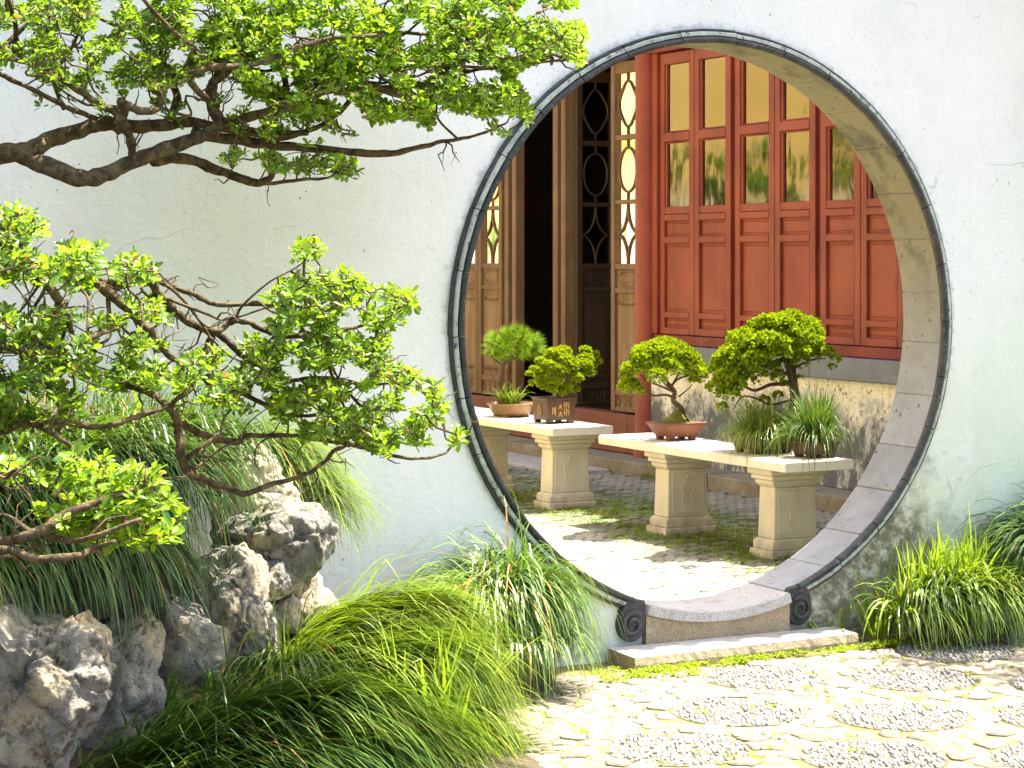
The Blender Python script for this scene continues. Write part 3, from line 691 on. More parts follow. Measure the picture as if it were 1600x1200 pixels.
# ------------------------------------------------------------------ the cloud-pruned tree on the left
tree = thing('pruned_tree', 'cloud pruned small leaved tree reaching in from the left before the white wall', 'tree', at(-330, 1150, 1, -1.75))
K = 1/557.                                        # metres per photograph pixel at the tree
UPPER = [
 ([(-120, 330, 30), (-60, 258, 24), (0, 240, 20), (45, 236, 18), (75, 219, 14), (120, 205, 13), (160, 193, 13), (200, 197, 12), (250, 196, 11), (300, 190, 9), (370, 205, 8), (430, 209, 7), (480, 207, 5)], 0),
 ([(30, 240, 16), (80, 262, 16), (130, 279, 15), (170, 270, 14), (200, 256, 13), (250, 236, 13), (310, 215, 12), (343, 195, 11), (331, 165, 10), (334, 130, 9), (358, 106, 8), (366, 70, 6), (360, 30, 5), (380, -20, 4)], -.12),
 ([(343, 196, 9), (400, 180, 8), (460, 160, 7), (520, 141, 6), (580, 136, 6), (640, 150, 5), (690, 118, 4), (710, 95, 3)], -.2),
 ([(240, 250, 11), (290, 247, 10), (330, 262, 9), (370, 276, 8), (402, 286, 8), (424, 276, 6), (420, 262, 4)], .1),
 ([(405, 287, 6), (430, 286, 4), (470, 281, 3.5), (510, 278, 2.5), (545, 262, 2)], .12),
 ([(300, 205, 10), (340, 215, 10), (400, 223, 9), (450, 229, 8), (520, 235, 7), (600, 241, 6.5), (652, 231, 5), (690, 221, 4), (740, 212, 3), (790, 193, 2)], .05),
 ([(207, 245, 7), (205, 222, 8), (196, 195, 7), (178, 175, 7), (150, 160, 6), (120, 139, 6), (90, 120, 5), (65, 105, 5), (30, 95, 4), (-10, 90, 3)], -.2),
 ([(150, 186, 5), (110, 170, 5), (60, 145, 4.5), (0, 116, 4), (-40, 100, 4)], -.15),
 ([(258, 197, 8), (275, 165, 8), (272, 132, 7), (248, 95, 6), (225, 65, 5), (195, 45, 4), (150, 28, 3)], .15),
 ([(338, 165, 7), (318, 150, 6), (296, 121, 6), (330, 106, 6), (400, 100, 5), (470, 72, 4.5), (520, 60, 4), (600, 55, 3)], -.35),
 ([(272, 118, 5), (310, 86, 5), (280, 58, 5), (250, 28, 4), (220, -5, 3)], -.3),
 ([(450, 160, 6), (441, 90, 5), (430, 40, 4), (440, -10, 3)], -.05),
 ([(580, 136, 5), (640, 138, 5), (700, 122, 4), (760, 106, 3.5), (820, 101, 3), (870, 95, 2.5), (905, 88, 2)], .1),
 ([(520, 60, 4), (610, 50, 4), (680, 55, 3.5), (740, 50, 3), (800, 52, 2.5), (840, 20, 2)], .25),
 ([(400, 222, 6), (480, 205, 5), (540, 165, 5), (575, 110, 4), (600, 60, 3), (620, 10, 2)], .2),
 ([(185, 205, 7), (195, 170, 8), (190, 160, 8), (215, 172, 7), (245, 170, 7), (250, 150, 6), (240, 130, 6), (258, 125, 4)], -.25),
 ([(100, 170, 4), (85, 120, 4), (120, 60, 3), (140, 0, 2)], .1),
 ([(20, 88, 4), (25, 40, 4), (5, -20, 3)], -.25),
 ([(-80, 280, 12), (-40, 130, 8), (20, 60, 5), (60, 20, 3)], .2)]
MIDDLE = [
 ([(-200, 420, 18), (-80, 380, 12), (0, 385, 9), (50, 420, 9), (100, 434, 8), (150, 440, 8), (200, 444, 7), (235, 430, 6), (262, 445, 5.5), (300, 459, 5), (325, 472, 5), (347, 476, 4.5), (400, 476, 4), (450, 480, 3.5), (480, 500, 3)], .1),
 ([(40, 415, 9), (70, 440, 9), (90, 466, 8), (105, 490, 6), (112, 520, 4)], -.1),
 ([(150, 440, 9), (180, 466, 9), (207, 490, 8), (225, 507, 8), (240, 523, 7), (265, 556, 6), (288, 568, 6), (314, 585, 5), (340, 620, 4)], -.05),
 ([(235, 440, 8), (255, 467, 8), (280, 492, 8), (310, 511, 7), (342, 521, 7), (370, 547, 7), (400, 571, 6), (430, 600, 5), (470, 620, 4), (520, 650, 3)], .05),
 ([(342, 519, 5), (360, 503, 5), (387, 504, 5), (412, 516, 5), (450, 525, 5), (500, 520, 4), (560, 510, 3), (610, 490, 2.5), (650, 462, 1.5)], 0),
 ([(470, 522, 4), (478, 480, 4), (474, 440, 3), (478, 400, 3), (492, 370, 2)], .1),
 ([(-80, 545, 8), (0, 546, 6), (50, 548, 6), (100, 541, 5), (140, 528, 5), (185, 512, 4)], -.25),
 ([(-100, 690, 9), (0, 671, 6), (50, 660, 6), (100, 660, 6), (150, 667, 5), (180, 662, 5), (220, 648, 5), (252, 640, 4), (268, 632, 4), (300, 600, 3)], -.2),
 ([(200, 603, 6), (235, 615, 6), (262, 635, 7), (275, 652, 8), (280, 687, 8), (285, 722, 8), (300, 742, 7), (340, 757, 6), (380, 770, 5.5), (437, 753, 4.5), (475, 742, 4), (500, 727, 3.5), (525, 703, 3), (555, 692, 2.5), (577, 672, 2)], -.15),
 ([(285, 662, 7), (325, 682, 6), (370, 691, 6), (383, 681, 5), (425, 681, 4.5), (450, 680, 4), (500, 687, 4), (550, 695, 4), (590, 707, 3.5), (650, 717, 3), (690, 710, 2.5), (715, 690, 2)], 0),
 ([(288, 735, 6), (292, 715, 5), (330, 690, 4), (345, 672, 3), (350, 650, 2)], -.25),
 ([(314, 585, 5), (370, 610, 5), (430, 640, 4), (480, 650, 3.5), (540, 640, 3), (600, 640, 3), (650, 640, 2)], .1),
 ([(430, 600, 4), (500, 590, 4), (560, 600, 3), (620, 600, 2.5), (680, 610, 2)], .2),
 ([(-60, 470, 6), (0, 340, 5), (20, 335, 3), (45, 328, 2)], 0),
 ([(20, 660, 5), (65, 667, 5), (100, 690, 4), (130, 705, 3)], -.3)]
LOWER = [([(-160, 840, 14), (0, 845, 9), (60, 830, 9), (110, 800, 8), (160, 782, 6), (210, 765, 4), (240, 760, 3)], -.15),
 ([(-150, 870, 10), (0, 858, 7), (60, 874, 7), (120, 868, 6), (150, 855, 5), (180, 845, 3)], -.2),
 ([(60, 832, 6), (110, 845, 5), (170, 830, 4), (220, 810, 3)], -.25),
 ([(-90, 760, 7), (0, 745, 4), (30, 730, 3)], -.2)]
PADS_U = [([(250, -48), (880, -48), (905, 20), (925, 85), (905, 100), (870, 72), (840, 92), (800, 112), (830, 180), (790, 212), (740, 185), (690, 203), (640, 180), (590, 188), (540, 168), (480, 186), (430, 160), (380, 165), (330, 110), (290, 60)], 8.6, .8),
 ([(-110, -48), (260, -48), (300, 60), (320, 110), (250, 140), (180, 120), (110, 132), (40, 110), (-110, 90)], 11.5, .36),
 ([(330, 236), (400, 235), (470, 233), (545, 241), (570, 260), (545, 275), (500, 270), (450, 266), (420, 262), (350, 250)], 12, .6),
 ([(330, 150), (480, 150), (560, 210), (480, 225), (360, 215)], 19, .6), ([(40, 110), (250, 140), (330, 190), (200, 185), (60, 160)], 26, .3)]
PADS_M = [([(-110, 315), (30, 318), (66, 340), (72, 358), (40, 370), (-110, 378)], 11, .45),
 ([(-110, 380), (40, 386), (100, 378), (165, 382), (225, 402), (248, 425), (236, 450), (190, 462), (130, 452), (60, 440), (-110, 430)], 11, .55),
 ([(-110, 482), (60, 472), (120, 490), (190, 497), (220, 522), (265, 537), (300, 562), (325, 588), (270, 608), (200, 603), (120, 600), (40, 618), (-110, 640)], 11, .5),
 ([(195, 458), (235, 452), (262, 480), (270, 500), (240, 498), (205, 490)], 12, .55),
 ([(462, 380), (490, 370), (530, 415), (600, 442), (650, 462), (635, 498), (608, 520), (600, 560), (520, 560), (450, 545), (405, 480), (430, 448), (465, 430)], 10.5, .45),
 ([(280, 562), (380, 525), (470, 540), (480, 620), (420, 648), (330, 628), (270, 600)], 12, .45),
 ([(420, 560), (520, 550), (610, 560), (690, 600), (700, 645), (728, 675), (715, 695), (640, 690), (600, 706), (540, 688), (470, 678), (420, 640)], 10.8, .55),
 ([(-110, 600), (60, 592), (125, 620), (100, 676), (40, 665), (-110, 688)], 12, .45)]
PADS_L = [([(50, 725), (120, 705), (200, 718), (258, 742), (282, 800), (268, 838), (190, 850), (110, 842), (62, 795)], 12, .85), ([(-110, 700), (28, 710), (38, 748), (-110, 768)], 13, .9)]
Y_TREE = {'u': -1.45, 'm': -2.2, 'l': -2.65}
single_pool = []
def grow(limbs, pads, y0, seed, labelled, thick, bare, second, ls):
    """limbs traced as curves, twigs grown from them to leaf clusters spread through the pads"""
    r_ = random.Random(seed); wood = MB(); nodes = []; kk = (at(200, 300, 1, y0)-CAM).dot(FWD)/F_PX
    for pts, off in limbs:
        ph = r_.random()*50; path = smooth_path(pts, 6); P3 = []; R3 = []
        for i, (px, py, r) in enumerate(path):
            o = off*(1-max(0, (40-i)/40)*0)*min(1, i/10) + .05*noise.noise((i*.12, ph, 0))
            px += 2.2*noise.noise((i*.45, ph, 2)); py += 2.2*noise.noise((i*.45, ph, 4))
            p = at(px, py, 1, y0+o); P3.append(p); R3.append(r*.9*kk*(1+.22*noise.noise((i*.5, ph, 9))))
            if r < 12 and -60 < px: nodes.append(p)
        wood.tube(P3, R3, 9 if R3[0] > .012 else 7)
    clusters = []
    for poly, gap, tint in pads:
        xs = [p[0] for p in poly]; ys_ = [p[1] for p in poly]; pts = []
        for _ in range(int((max(xs)-min(xs))*(max(ys_)-min(ys_))/(gap*gap)*5)):
            x, y = r_.uniform(min(xs), max(xs)), r_.uniform(min(ys_), max(ys_))
            if not in_poly(x, y, poly): continue
            if noise.noise((x*.021, y*.03, seed)) < (-.11 if seed == 11 else -.06 if seed == 12 else -.17): continue
            d = r_.gauss(0, thick*.45)
            if all((x-a)**2+(y-b)**2+((d-c_)/K*.45)**2 > gap*gap for a, b, c_ in pts[-400:]): pts.append((x, y, d))
        clusters += [(at(x, y, 1, y0+max(-thick, min(thick, d))), tint) for x, y, d in pts]
    CP = np.array([tuple(c_[0]) for c_ in clusters]); base_nodes = list(nodes)
    for _ in range(second):                       # side limbs winding out to the crown
        j = r_.randrange(len(CP)); e = Vector(CP[j]); NB = np.array([tuple(p) for p in base_nodes]); dd = np.sqrt(((NB-CP[j])**2).sum(1))
        i = int(np.argmin(np.abs(dd-r_.uniform(.12, .34)))); a = base_nodes[i]; L = (e-a).length
        if L < .07 or L > .5: continue
        ctl = [a]+[a.lerp(e, t)+rnd_dir()*L*.13+Vector((0, 0, -.05*L)) for t in (.25, .5, .75)]+[e]
        P3 = [Vector(p) for p in smooth_path([tuple(p) for p in ctl], 4)]; r0 = r_.uniform(.0038, .0062)
        wood.tube(P3, [r0*(1-.72*k/(len(P3)-1)) for k in range(len(P3))], 6); nodes += P3[2:]
    NP = np.array([tuple(p) for p in nodes])
    best = np.full(len(CP), 1e9); bi = np.zeros(len(CP), int)
    for i in range(0, len(NP)):
        d = ((CP-NP[i])**2).sum(1)+np.maximum(0, NP[i][2]-CP[:, 2]-.02)*.01; k = d < best; best[k] = d[k]; bi[k] = i
    allp = list(map(Vector, NP)); alive = np.ones(len(CP), bool); tips = []
    for _ in range(len(CP)):
        j = int(np.argmin(np.where(alive, best, 1e9))); alive[j] = False
        a = allp[bi[j]]; b = Vector(CP[j]); L = (b-a).length
        mid = (a+b)/2+Vector((r_.gauss(0, .1), r_.gauss(0, .1), -abs(r_.gauss(0, .10))))*L
        mid2 = (mid+b)/2+Vector((r_.gauss(0, .06), r_.gauss(0, .06), r_.gauss(.02, .05)))*L
        r0 = .0016+min(.004, L*.016)
        wood.tube([a, (a+mid)/2+rnd_dir()*L*.04, mid, mid2, b], [r0*1.25, r0*1.1, r0, r0*.8, r0*.5], 5, cap=False)
        tips.append((b, (b-mid2).normalized() if L > 1e-6 else Vector((0, 0, 1)), clusters[j][1]))
        for q_ in (mid, mid2, b):
            allp.append(q_); v = np.array(tuple(q_)); d = ((CP-v)**2).sum(1)*1.15+1e-5; k = d < best; best[k] = d[k]; bi[k] = len(allp)-1
    for _ in range(bare):
        a = nodes[r_.randrange(len(nodes))]; d = (rnd_dir()+Vector((.35, 0, -.05))).normalized(); pts_ = [a]
        for k in range(r_.randint(3, 6)):
            d = (d+rnd_dir()*.75+Vector((.05, 0, .05))).normalized(); pts_.append(pts_[-1]+d*r_.uniform(.014, .03))
        n_ = len(pts_); wood.tube(pts_, [.0032-.0022*k/(n_-1) for k in range(n_)], 4, cap=False)
        if r_.random() < .6:
            p_ = pts_[n_//2]; wood.tube([p_, p_+rnd_dir()*.02, p_+(rnd_dir()+d).normalized()*.045], [.0017, .0013, .0006], 4, cap=False)
    wood.build('branches', 'bark', tree, smooth=True, label=labelled[0])
    fol = MB()
    for p, d, tint in tips:
        sun_up = (d*.55+Vector((0, 0, .75))+rnd_dir()*.35).normalized()
        nl = r_.randint(6, 10); ph = r_.random()*7; big = r_.uniform(.78, 1.2)
        young = r_.random() < tint*.8
        for k in range(nl):
            t = ph+k*2.4; e1 = sun_up.orthogonal().normalized(); e2 = sun_up.cross(e1)
            out = (e1*math.cos(t)+e2*math.sin(t)); tilt = r_.uniform(.15, .95)
            ld = (out*(1-tilt*.45)+sun_up*tilt*.8+rnd_dir()*.2).normalized()
            nr = (sun_up+rnd_dir()*.45-out*.3).normalized()
            if abs(nr.dot(ld)) > .93: continue
            L = r_.triangular(.013, .038, .027)*big*ls; tn = min(1, max(0, (tint+.2 if young else tint*.7)+r_.gauss(0, .22))) if r_.random() > .014 else 1.6
            b_ = p-sun_up*r_.uniform(0, .022)+out*.003
            leaf_shape(fol, b_, ld, nr, L, L*r_.uniform(.44, .56), tn, r_.uniform(.02, .25))
            if L > .027: single_pool.append((p, b_, ld, nr, L))
    fol.build('foliage', 'leaf', tree, label=labelled[1], kind='stuff')
grow(UPPER, PADS_U, Y_TREE['u'], 11, ('thick twisting upper branches', 'bright upper tier of foliage'), .40, 200, 60, .80)
grow(MIDDLE, PADS_M, Y_TREE['m'], 12, ('slender drooping middle branches', 'middle tier of foliage'), .36, 190, 46, .82)
grow(LOWER, PADS_L, Y_TREE['l'], 13, ('low branch', 'low bright sprig of foliage'), .18, 30, 8, .9)
# the trunk stands just left of the picture
tb = at(-330, 1150, 1, -1.75); tk = [tb+Vector((0, 0, -.25)), tb, at(-345, 900, 1, -1.75), at(-300, 700, 1, -1.7), at(-260, 520, 1, -1.72), at(-200, 400, 1, -1.65), at(-120, 330, 1, Y_TREE['u'])]
tk = [Vector(p) for p in smooth_path([tuple(p) for p in tk], 5)]
YU, YM, YL = Y_TREE['u'], Y_TREE['m'], Y_TREE['l']
m = MB(); m.tube(tk, np.linspace(.12, .042, len(tk)), 12)
def joint(pts, r0, r1):                            # a limb leaving the trunk, out of the picture
    P = [Vector(p) for p in smooth_path([tuple(at(x, y, 1, Y)) for x, y, Y in pts], 4)]; m.tube(P, np.linspace(r0, r1, len(P)), 9)
joint([(-300, 700, -1.72), (-250, 790, -2.2), (-160, 840, YL), (-140, 841, YL)], .05, .021)
joint([(-320, 860, -1.75), (-240, 880, -2.2), (-150, 870, YL), (-130, 869, YL)], .045, .016)
joint([(-300, 720, -1.72), (-200, 790, -2.2), (-90, 760, YL), (-75, 758, YL)], .035, .011)
joint([(-290, 660, -1.7), (-190, 705, -2.0), (-100, 690, YM), (-80, 688, YM)], .04, .015)
joint([(-265, 540, -1.72), (-180, 555, -2.0), (-80, 545, YM), (-65, 545, YM)], .035, .014)
joint([(-240, 470, -1.72), (-225, 440, -1.95), (-200, 420, YM), (-180, 414, YM)], .045, .03)
joint([(-240, 470, -1.72), (-150, 480, -2.0), (-60, 470, YM), (-50, 450, YM)], .03, .011)
joint([(-180, 380, -1.65), (-120, 330, -1.5), (-80, 280, YU), (-78, 270, YU)], .045, .018)
m.build('trunk', 'bark', tree, smooth=True)
# the 300 largest, nearest leaves are leaves of their own
lm = MB(); leaf_shape(lm, Vector((0, 0, 0)), Vector((0, 1, 0)), Vector((0, 0, 1)), 1, .5, None, .1); lmesh = lm.mesh('leaf', 'leaf_single')
single_pool.sort(key=lambda s: -s[4]/((s[0]-CAM).dot(FWD)**1.5))
for p, b_, ld, nr, L in single_pool[:300]:
    q = (rnd_dir()*.012); s_ = ld.cross(nr).normalized(); n2 = s_.cross(ld)
    Mx = Matrix.Translation(b_+q+Vector((0, -.01, .004))) @ Matrix((s_, ld, n2)).transposed().to_4x4() @ Matrix.Scale(L*1.18, 4)
    inst('leaf', lmesh, Mx, tree)

# ------------------------------------------------------------------ rocks
def rock(name, label, outline, y, depth, seed, material='rock_grey', amp=.05, sub=5, facets=20, grow_=1.14, group='limestone rocks edging the planting bed'):
    x_, y_ = sum(p[0] for p in outline)/len(outline), sum(p[1] for p in outline)/len(outline); outline = [(x_+(a-x_)*grow_, y_+(b-y_)*grow_) for a, b in outline]
    cxp = sum(p[0] for p in outline)/len(outline); cyp = sum(p[1] for p in outline)/len(outline)
    C0 = at(cxp, cyp, 1, y); sc = (C0-CAM).dot(FWD)/F_PX
    ang = sorted([(math.atan2(-(b-cyp), a-cxp), math.hypot(a-cxp, b-cyp)*sc) for a, b in outline])
    A = np.array([a for a, _ in ang]); Rr = np.array([r for _, r in ang])
    A = np.concatenate([A-2*PI, A, A+2*PI]); Rr = np.tile(Rr, 3)
    bm = bmesh.new(); bmesh.ops.create_icosphere(bm, subdivisions=sub, radius=1)
    r_ = random.Random(seed); V = []
    for v in bm.verts:
        a, b, c_ = v.co.x, v.co.z, v.co.y; rho = math.hypot(a, b); phi = math.atan2(b, a)
        r = float(np.interp(phi, A, Rr)); g = rho**.75
        V.append([r*g*math.cos(phi), math.copysign(abs(c_)**.8, c_)*depth, r*g*math.sin(phi)])
    V = np.array(V); Rm = Rr.mean()
    for _ in range(facets):                       # break faces
        d = np.array(tuple(Vector((r_.gauss(0, 1), r_.gauss(-.9, .6), r_.gauss(.1, .9))).normalized())); h = (V@d).max()*r_.uniform(.74, .93)
        o = V@d-h; k = o > 0; V[k] -= np.outer(o[k]*.95, d)
    for i, v in enumerate(bm.verts):
        p = Vector(V[i]); q = p*3.2/Rm*.33+Vector((seed*7.1, 0, 0))
        n1 = noise.noise(q*1.1); n5 = noise.ridged_multi_fractal(q*4.5, .8, 2.1, 4, 1.0, 2.0); n2 = noise.ridged_multi_fractal(q*1.6, .9, 2.1, 5, 1.0, 2.0); n3 = noise.noise(q*7); n4 = noise.voronoi(q*2.2)[0][0]
        vd = noise.voronoi(q*.95+Vector((n1, n3, n1))*.25)[0]; crack = max(0, 1-(vd[1]-vd[0])/.06)
        d = p.normalized(); dd = amp*(-crack*.38+n1*.7+(n2-1.1)*.28+n3*.2+(n4-.35)*.5+(n5-1.0)*.09)
        p = p+d*dd*min(1, Rm/.16)
        v.co = C0+RGT*p.x+FWD*p.y+UP*p.z
    bmesh.ops.recalc_face_normals(bm, faces=bm.faces)
    me = bpy.data.meshes.new(name); bm.to_mesh(me); bm.free(); me.materials.append(MATS[material])
    me.polygons.foreach_set('use_smooth', [True]*len(me.polygons))
    o = bpy.data.objects.new(name, me); COL.objects.link(o); o['label'] = label; o['category'] = 'rock'; o['group'] = group; o['kind'] = 'thing'
    return o
rock('rock', 'big craggy tan and grey boulder at the bottom left corner of the garden', [(-60, 960), (0, 945), (30, 985), (80, 985), (125, 965), (150, 1000), (165, 1020), (176, 1060), (170, 1085), (145, 1110), (115, 1150), (80, 1215), (0, 1260), (-80, 1200), (-90, 1050)], -1.75, .24, 1, amp=.06, sub=6, facets=16, grow_=1.0)
rock('rock', 'dark grey rock peeping out behind the big craggy tan boulder', [(-40, 900), (10, 925), (40, 960), (90, 975), (60, 1010), (-40, 1010)], -1.45, .14, 2, amp=.05)
rock('rock', 'rounded rock with a sunlit cream top under the drooping twig', [(325, 712), (350, 699), (385, 703), (412, 720), (424, 750), (455, 790), (470, 830), (420, 850), (360, 840), (330, 800), (318, 750)], -.62, .16, 3, 'rock_sunlit_cream', .045, sub=6)
rock('rock', 'broad overhanging grey rock with a dark hollow, mid height in the pile', [(362, 812), (400, 792), (450, 800), (495, 808), (508, 835), (507, 870), (485, 895), (450, 920), (430, 915), (395, 880), (355, 870)], -.80, .19, 4, amp=.05, sub=6)
rock('rock', 'small knob of pale rock under the overhanging grey rock', [(400, 890), (430, 880), (455, 900), (448, 925), (425, 935), (405, 915)], -.92, .08, 5, amp=.035)
rock('rock', 'tall grey slab of rock leaning to the right with a cracked face', [(300, 890), (330, 868), (385, 885), (405, 900), (418, 945), (428, 985), (437, 1030), (415, 1040), (390, 1010), (365, 1060), (300, 1060), (280, 980)], -1.0, .16, 6, amp=.05, sub=6)
rock('rock', 'smooth cream rock lit by the sun beside the grass mound', [(470, 920), (488, 895), (500, 925), (520, 945), (505, 975), (470, 1005), (450, 990), (445, 950)], -.62, .12, 7, 'rock_sunlit_cream', .03)
rock('rock', 'shaded grey rock at the foot of the leaning slab', [(215, 960), (260, 930), (320, 950), (385, 1020), (385, 1090), (310, 1130), (235, 1120), (205, 1050)], -1.0, .16, 8, amp=.05)
rock('rock', 'narrow pale fluted rock between the big boulder and the dark cleft', [(160, 985), (195, 950), (240, 960), (235, 1050), (215, 1130), (185, 1200), (140, 1200), (150, 1080)], -1.3, .12, 9, amp=.05)
rock('rock', 'low mossy rock under the knob beside the leaning slab', [(420, 930), (455, 925), (465, 960), (455, 1000), (430, 985)], -.85, .09, 10, amp=.03)

# ------------------------------------------------------------------ grasses
def blades(mb, roots, bias, n, L, wid, droop, spread=.5, tint=(.2, .9), up=1., seg=7, ground=None, seed=1, Ldev=.25):
    r_ = random.Random(seed)
    for _ in range(n):
        a, rad = r_.choice(roots); t = r_.random()*2*PI; q = math.sqrt(r_.random())*rad
        p = Vector((a[0]+math.cos(t)*q, a[1]+math.sin(t)*q, a[2]))
        radial = Vector((math.cos(t), math.sin(t), 0))*(q/max(rad, 1e-3))
        d = (Vector(bias)+Vector((0, 0, up))+radial*spread+Vector((r_.gauss(0, .22), r_.gauss(0, .22), r_.gauss(0, .16)))).normalized()
        ln = L*max(.35, r_.gauss(1, Ldev)); s_ = ln/seg; w0 = wid*r_.uniform(.7, 1.25); tn = min(1, max(0, r_.uniform(*tint)+r_.gauss(0, .18))) if r_.random() > .03 else 1.6
        side = d.cross(Vector((0, 0, 1))); side = (side if side.length > .05 else Vector((1, 0, 0))).normalized()
        vs = []; dr = droop*r_.uniform(.55, 1.5); kink = r_.randint(2, seg-1) if r_.random() < .10 else -1
        for k in range(seg+1):
            f = k/seg; w_ = w0*(1-f**2.2)*.5+.0003
            vs += [p-side*w_, p+side*w_+Vector((0, 0, w_*.5))]
            p = p+d*s_; d = (d+Vector((0, 0, -dr*s_/L*(.4+1.3*f)))+Vector((r_.gauss(0, .035), r_.gauss(0, .035), r_.gauss(0, .02)))).normalized()
            if k == kink: d = (d*.6+Vector((r_.gauss(0, .3), r_.gauss(0, .3), -.65))).normalized()
            if ground is not None:
                gz = ground(p.x, p.y)+.008
                if p.z < gz: p.z = gz; d.z = max(d.z, -.05); d.normalize()
        mb.add(vs, [(2*k, 2*k+1, 2*k+3, 2*k+2) for k in range(seg)], tn)
def clump(name, label, cat, loc, parts_, group='arching grass clumps along the wall'):
    t = thing(name, label, cat, loc, group)
    for nm, mtl, args in parts_:
        m = MB()
        for kw in args: blades(m, **kw)
        m.build(nm, mtl, t, kind='stuff')
    return t
flatg = lambda x, y: 0.0
def gb(x, y): return bank(x, y)
def line_roots(pts, n, rad, zoff=0.02):
    P = smooth_path(pts, max(2, n//max(1, len(pts)-1))); return [((p[0], p[1], p[2]+zoff), rad) for p in P]
def mound(cx, cy, rx, ry, h, seed, base=None):
    m = MB(); nr, na = 6, 20
    for i in range(nr+1):
        for k in range(na):
            f = i/nr; x = cx+rx*f*math.cos(2*PI*k/na); y = cy+ry*f*math.sin(2*PI*k/na)
            b = (base(x, y) if base else 0)
            m.v.append((x, y, b-.02+h*(1-f*f)*(1+.2*noise.noise((x*6, y*6, seed)))))
    m.f = [(i*na+k, i*na+(k+1) % na, (i+1)*na+(k+1) % na, (i+1)*na+k) for i in range(nr) for k in range(na)]; m.mi = [0]*len(m.f); return m
# clump beside the gate
g = clump('grass_clump', 'fountain shaped arching grass clump right beside the left foot of the round gate', 'grass clump', (-.98, -.36, 0),
  [('blades', 'sedge_gate', [dict(roots=[((-1.08, -.25, .35), .10), ((-1.16, -.26, .34), .10), ((-1.0, -.23, .33), .08)], bias=(-.08, -.14, 0), n=1900, L=.345, wid=.0075, droop=4.0, spread=.9, tint=(.1, 1), up=.45, ground=flatg, seed=21),
      dict(roots=[((-1.08, -.36, .20), .15)], bias=(-.07, -.35, 0), n=450, L=.26, wid=.0075, droop=3.4, spread=.7, tint=(.1, .9), up=.5, ground=flatg, seed=22)])])
mound(-1.08, -.26, .20, .17, .34, 1).build('root_ball', 'earth', g, smooth=True)
# big combed mound
rt = [tuple(at(450, 1003, 1, -.95)), tuple(at(490, 953, 1, -.85)), tuple(at(540, 926, 1, -.72)), tuple(at(600, 916, 1, -.65)), tuple(at(640, 925, 1, -.6))]
g = clump('grass_clump', 'largest mound of combed arching grass between the rocks and the gate clump', 'grass clump', (-1.8, -.8, 0.2),
  [('blades', 'sedge_bright', [dict(roots=line_roots(rt, 16, .07, -.07), bias=(.75, -.42, 0), n=1500, L=.40, wid=.008, droop=2.4, spread=.25, tint=(.25, 1), up=.28, ground=gb, seed=31),
      dict(roots=line_roots([tuple(at(480, 1026, 1, -1.1)), tuple(at(560, 986, 1, -1.0)), tuple(at(640, 990, 1, -.9))], 12, .12, -.05), bias=(.8, -.5, 0), n=1500, L=.40, wid=.008, droop=2.4, spread=.3, tint=(.2, 1), up=.2, ground=gb, seed=32),
      dict(roots=line_roots([tuple(at(430, 1070, 1, -1.15)), tuple(at(470, 1015, 1, -1.05))], 6, .08, -.03), bias=(.1, -.5, 0), n=420, L=.26, wid=.007, droop=2.4, spread=.6, tint=(0, .6), up=.4, ground=gb, seed=33)])])
mound(-1.86, -.78, .30, .28, .13, 2, gb).build('root_ball', 'earth', g, smooth=True)
# lower front mound
g = clump('grass_clump', 'dark to pale grass mound filling the bottom edge beside the boulder', 'grass clump', (-2.2, -1.6, 0.1),
  [('blades', 'sedge', [dict(roots=line_roots([tuple(at(120, 1215, 1, -1.6)), tuple(at(200, 1180, 1, -1.6)), tuple(at(270, 1151, 1, -1.6)), tuple(at(350, 1106, 1, -1.5)), tuple(at(430, 1084, 1, -1.42)), tuple(at(500, 1091, 1, -1.4))], 14, .09, -.02), bias=(.75, -.35, 0), n=1500, L=.38, wid=.0075, droop=2.2, spread=.3, tint=(.1, .95), up=.28, ground=gb, seed=41),
      dict(roots=line_roots([tuple(at(250, 1216, 1, -1.85)), tuple(at(400, 1166, 1, -1.7)), tuple(at(540, 1146, 1, -1.5))], 12, .13, -.02), bias=(.8, -.45, 0), n=1400, L=.38, wid=.0075, droop=2.2, spread=.35, tint=(.1, .9), up=.25, ground=gb, seed=42)]),
   ('short_blades', 'sedge', [dict(roots=line_roots([tuple(at(230, 1165, 1, -1.38)), tuple(at(320, 1130, 1, -1.3)), tuple(at(400, 1100, 1, -1.2))], 8, .07, -.01), bias=(.2, -.4, 0), n=520, L=.2, wid=.007, droop=2.2, spread=.6, tint=(.1, .8), up=.6, ground=gb, seed=44)]),
   ('pale_blades', 'sedge_bright', [dict(roots=line_roots([tuple(at(430, 1100, 1, -1.45)), tuple(at(540, 1110, 1, -1.35)), tuple(at(600, 1150, 1, -1.3))], 10, .12, -.02), bias=(.8, -.35, 0), n=1100, L=.36, wid=.0078, droop=2.2, spread=.35, tint=(.3, 1), up=.28, ground=gb, seed=43)])])
mound(-2.25, -1.5, .42, .28, .14, 3, gb).build('root_ball', 'earth', g, smooth=True)
# right front mound by the paving
g = clump('grass_clump', 'pale arching grass mound spilling over the paving at the bottom edge', 'grass clump', (-1.5, -1.15, 0),
  [('blades', 'sedge_bright', [dict(roots=line_roots([tuple(at(600, 1135, 1, -1.15)), tuple(at(650, 1105, 1, -1.05)), tuple(at(690, 1100, 1, -.98))], 10, .12, -.03), bias=(.5, -.35, 0), n=1500, L=.32, wid=.0075, droop=2.6, spread=.5, tint=(.3, 1), up=.3, ground=flatg, seed=51)])])
mound(-1.66, -1.0, .2, .2, .16, 4).build('root_ball', 'earth', g, smooth=True)
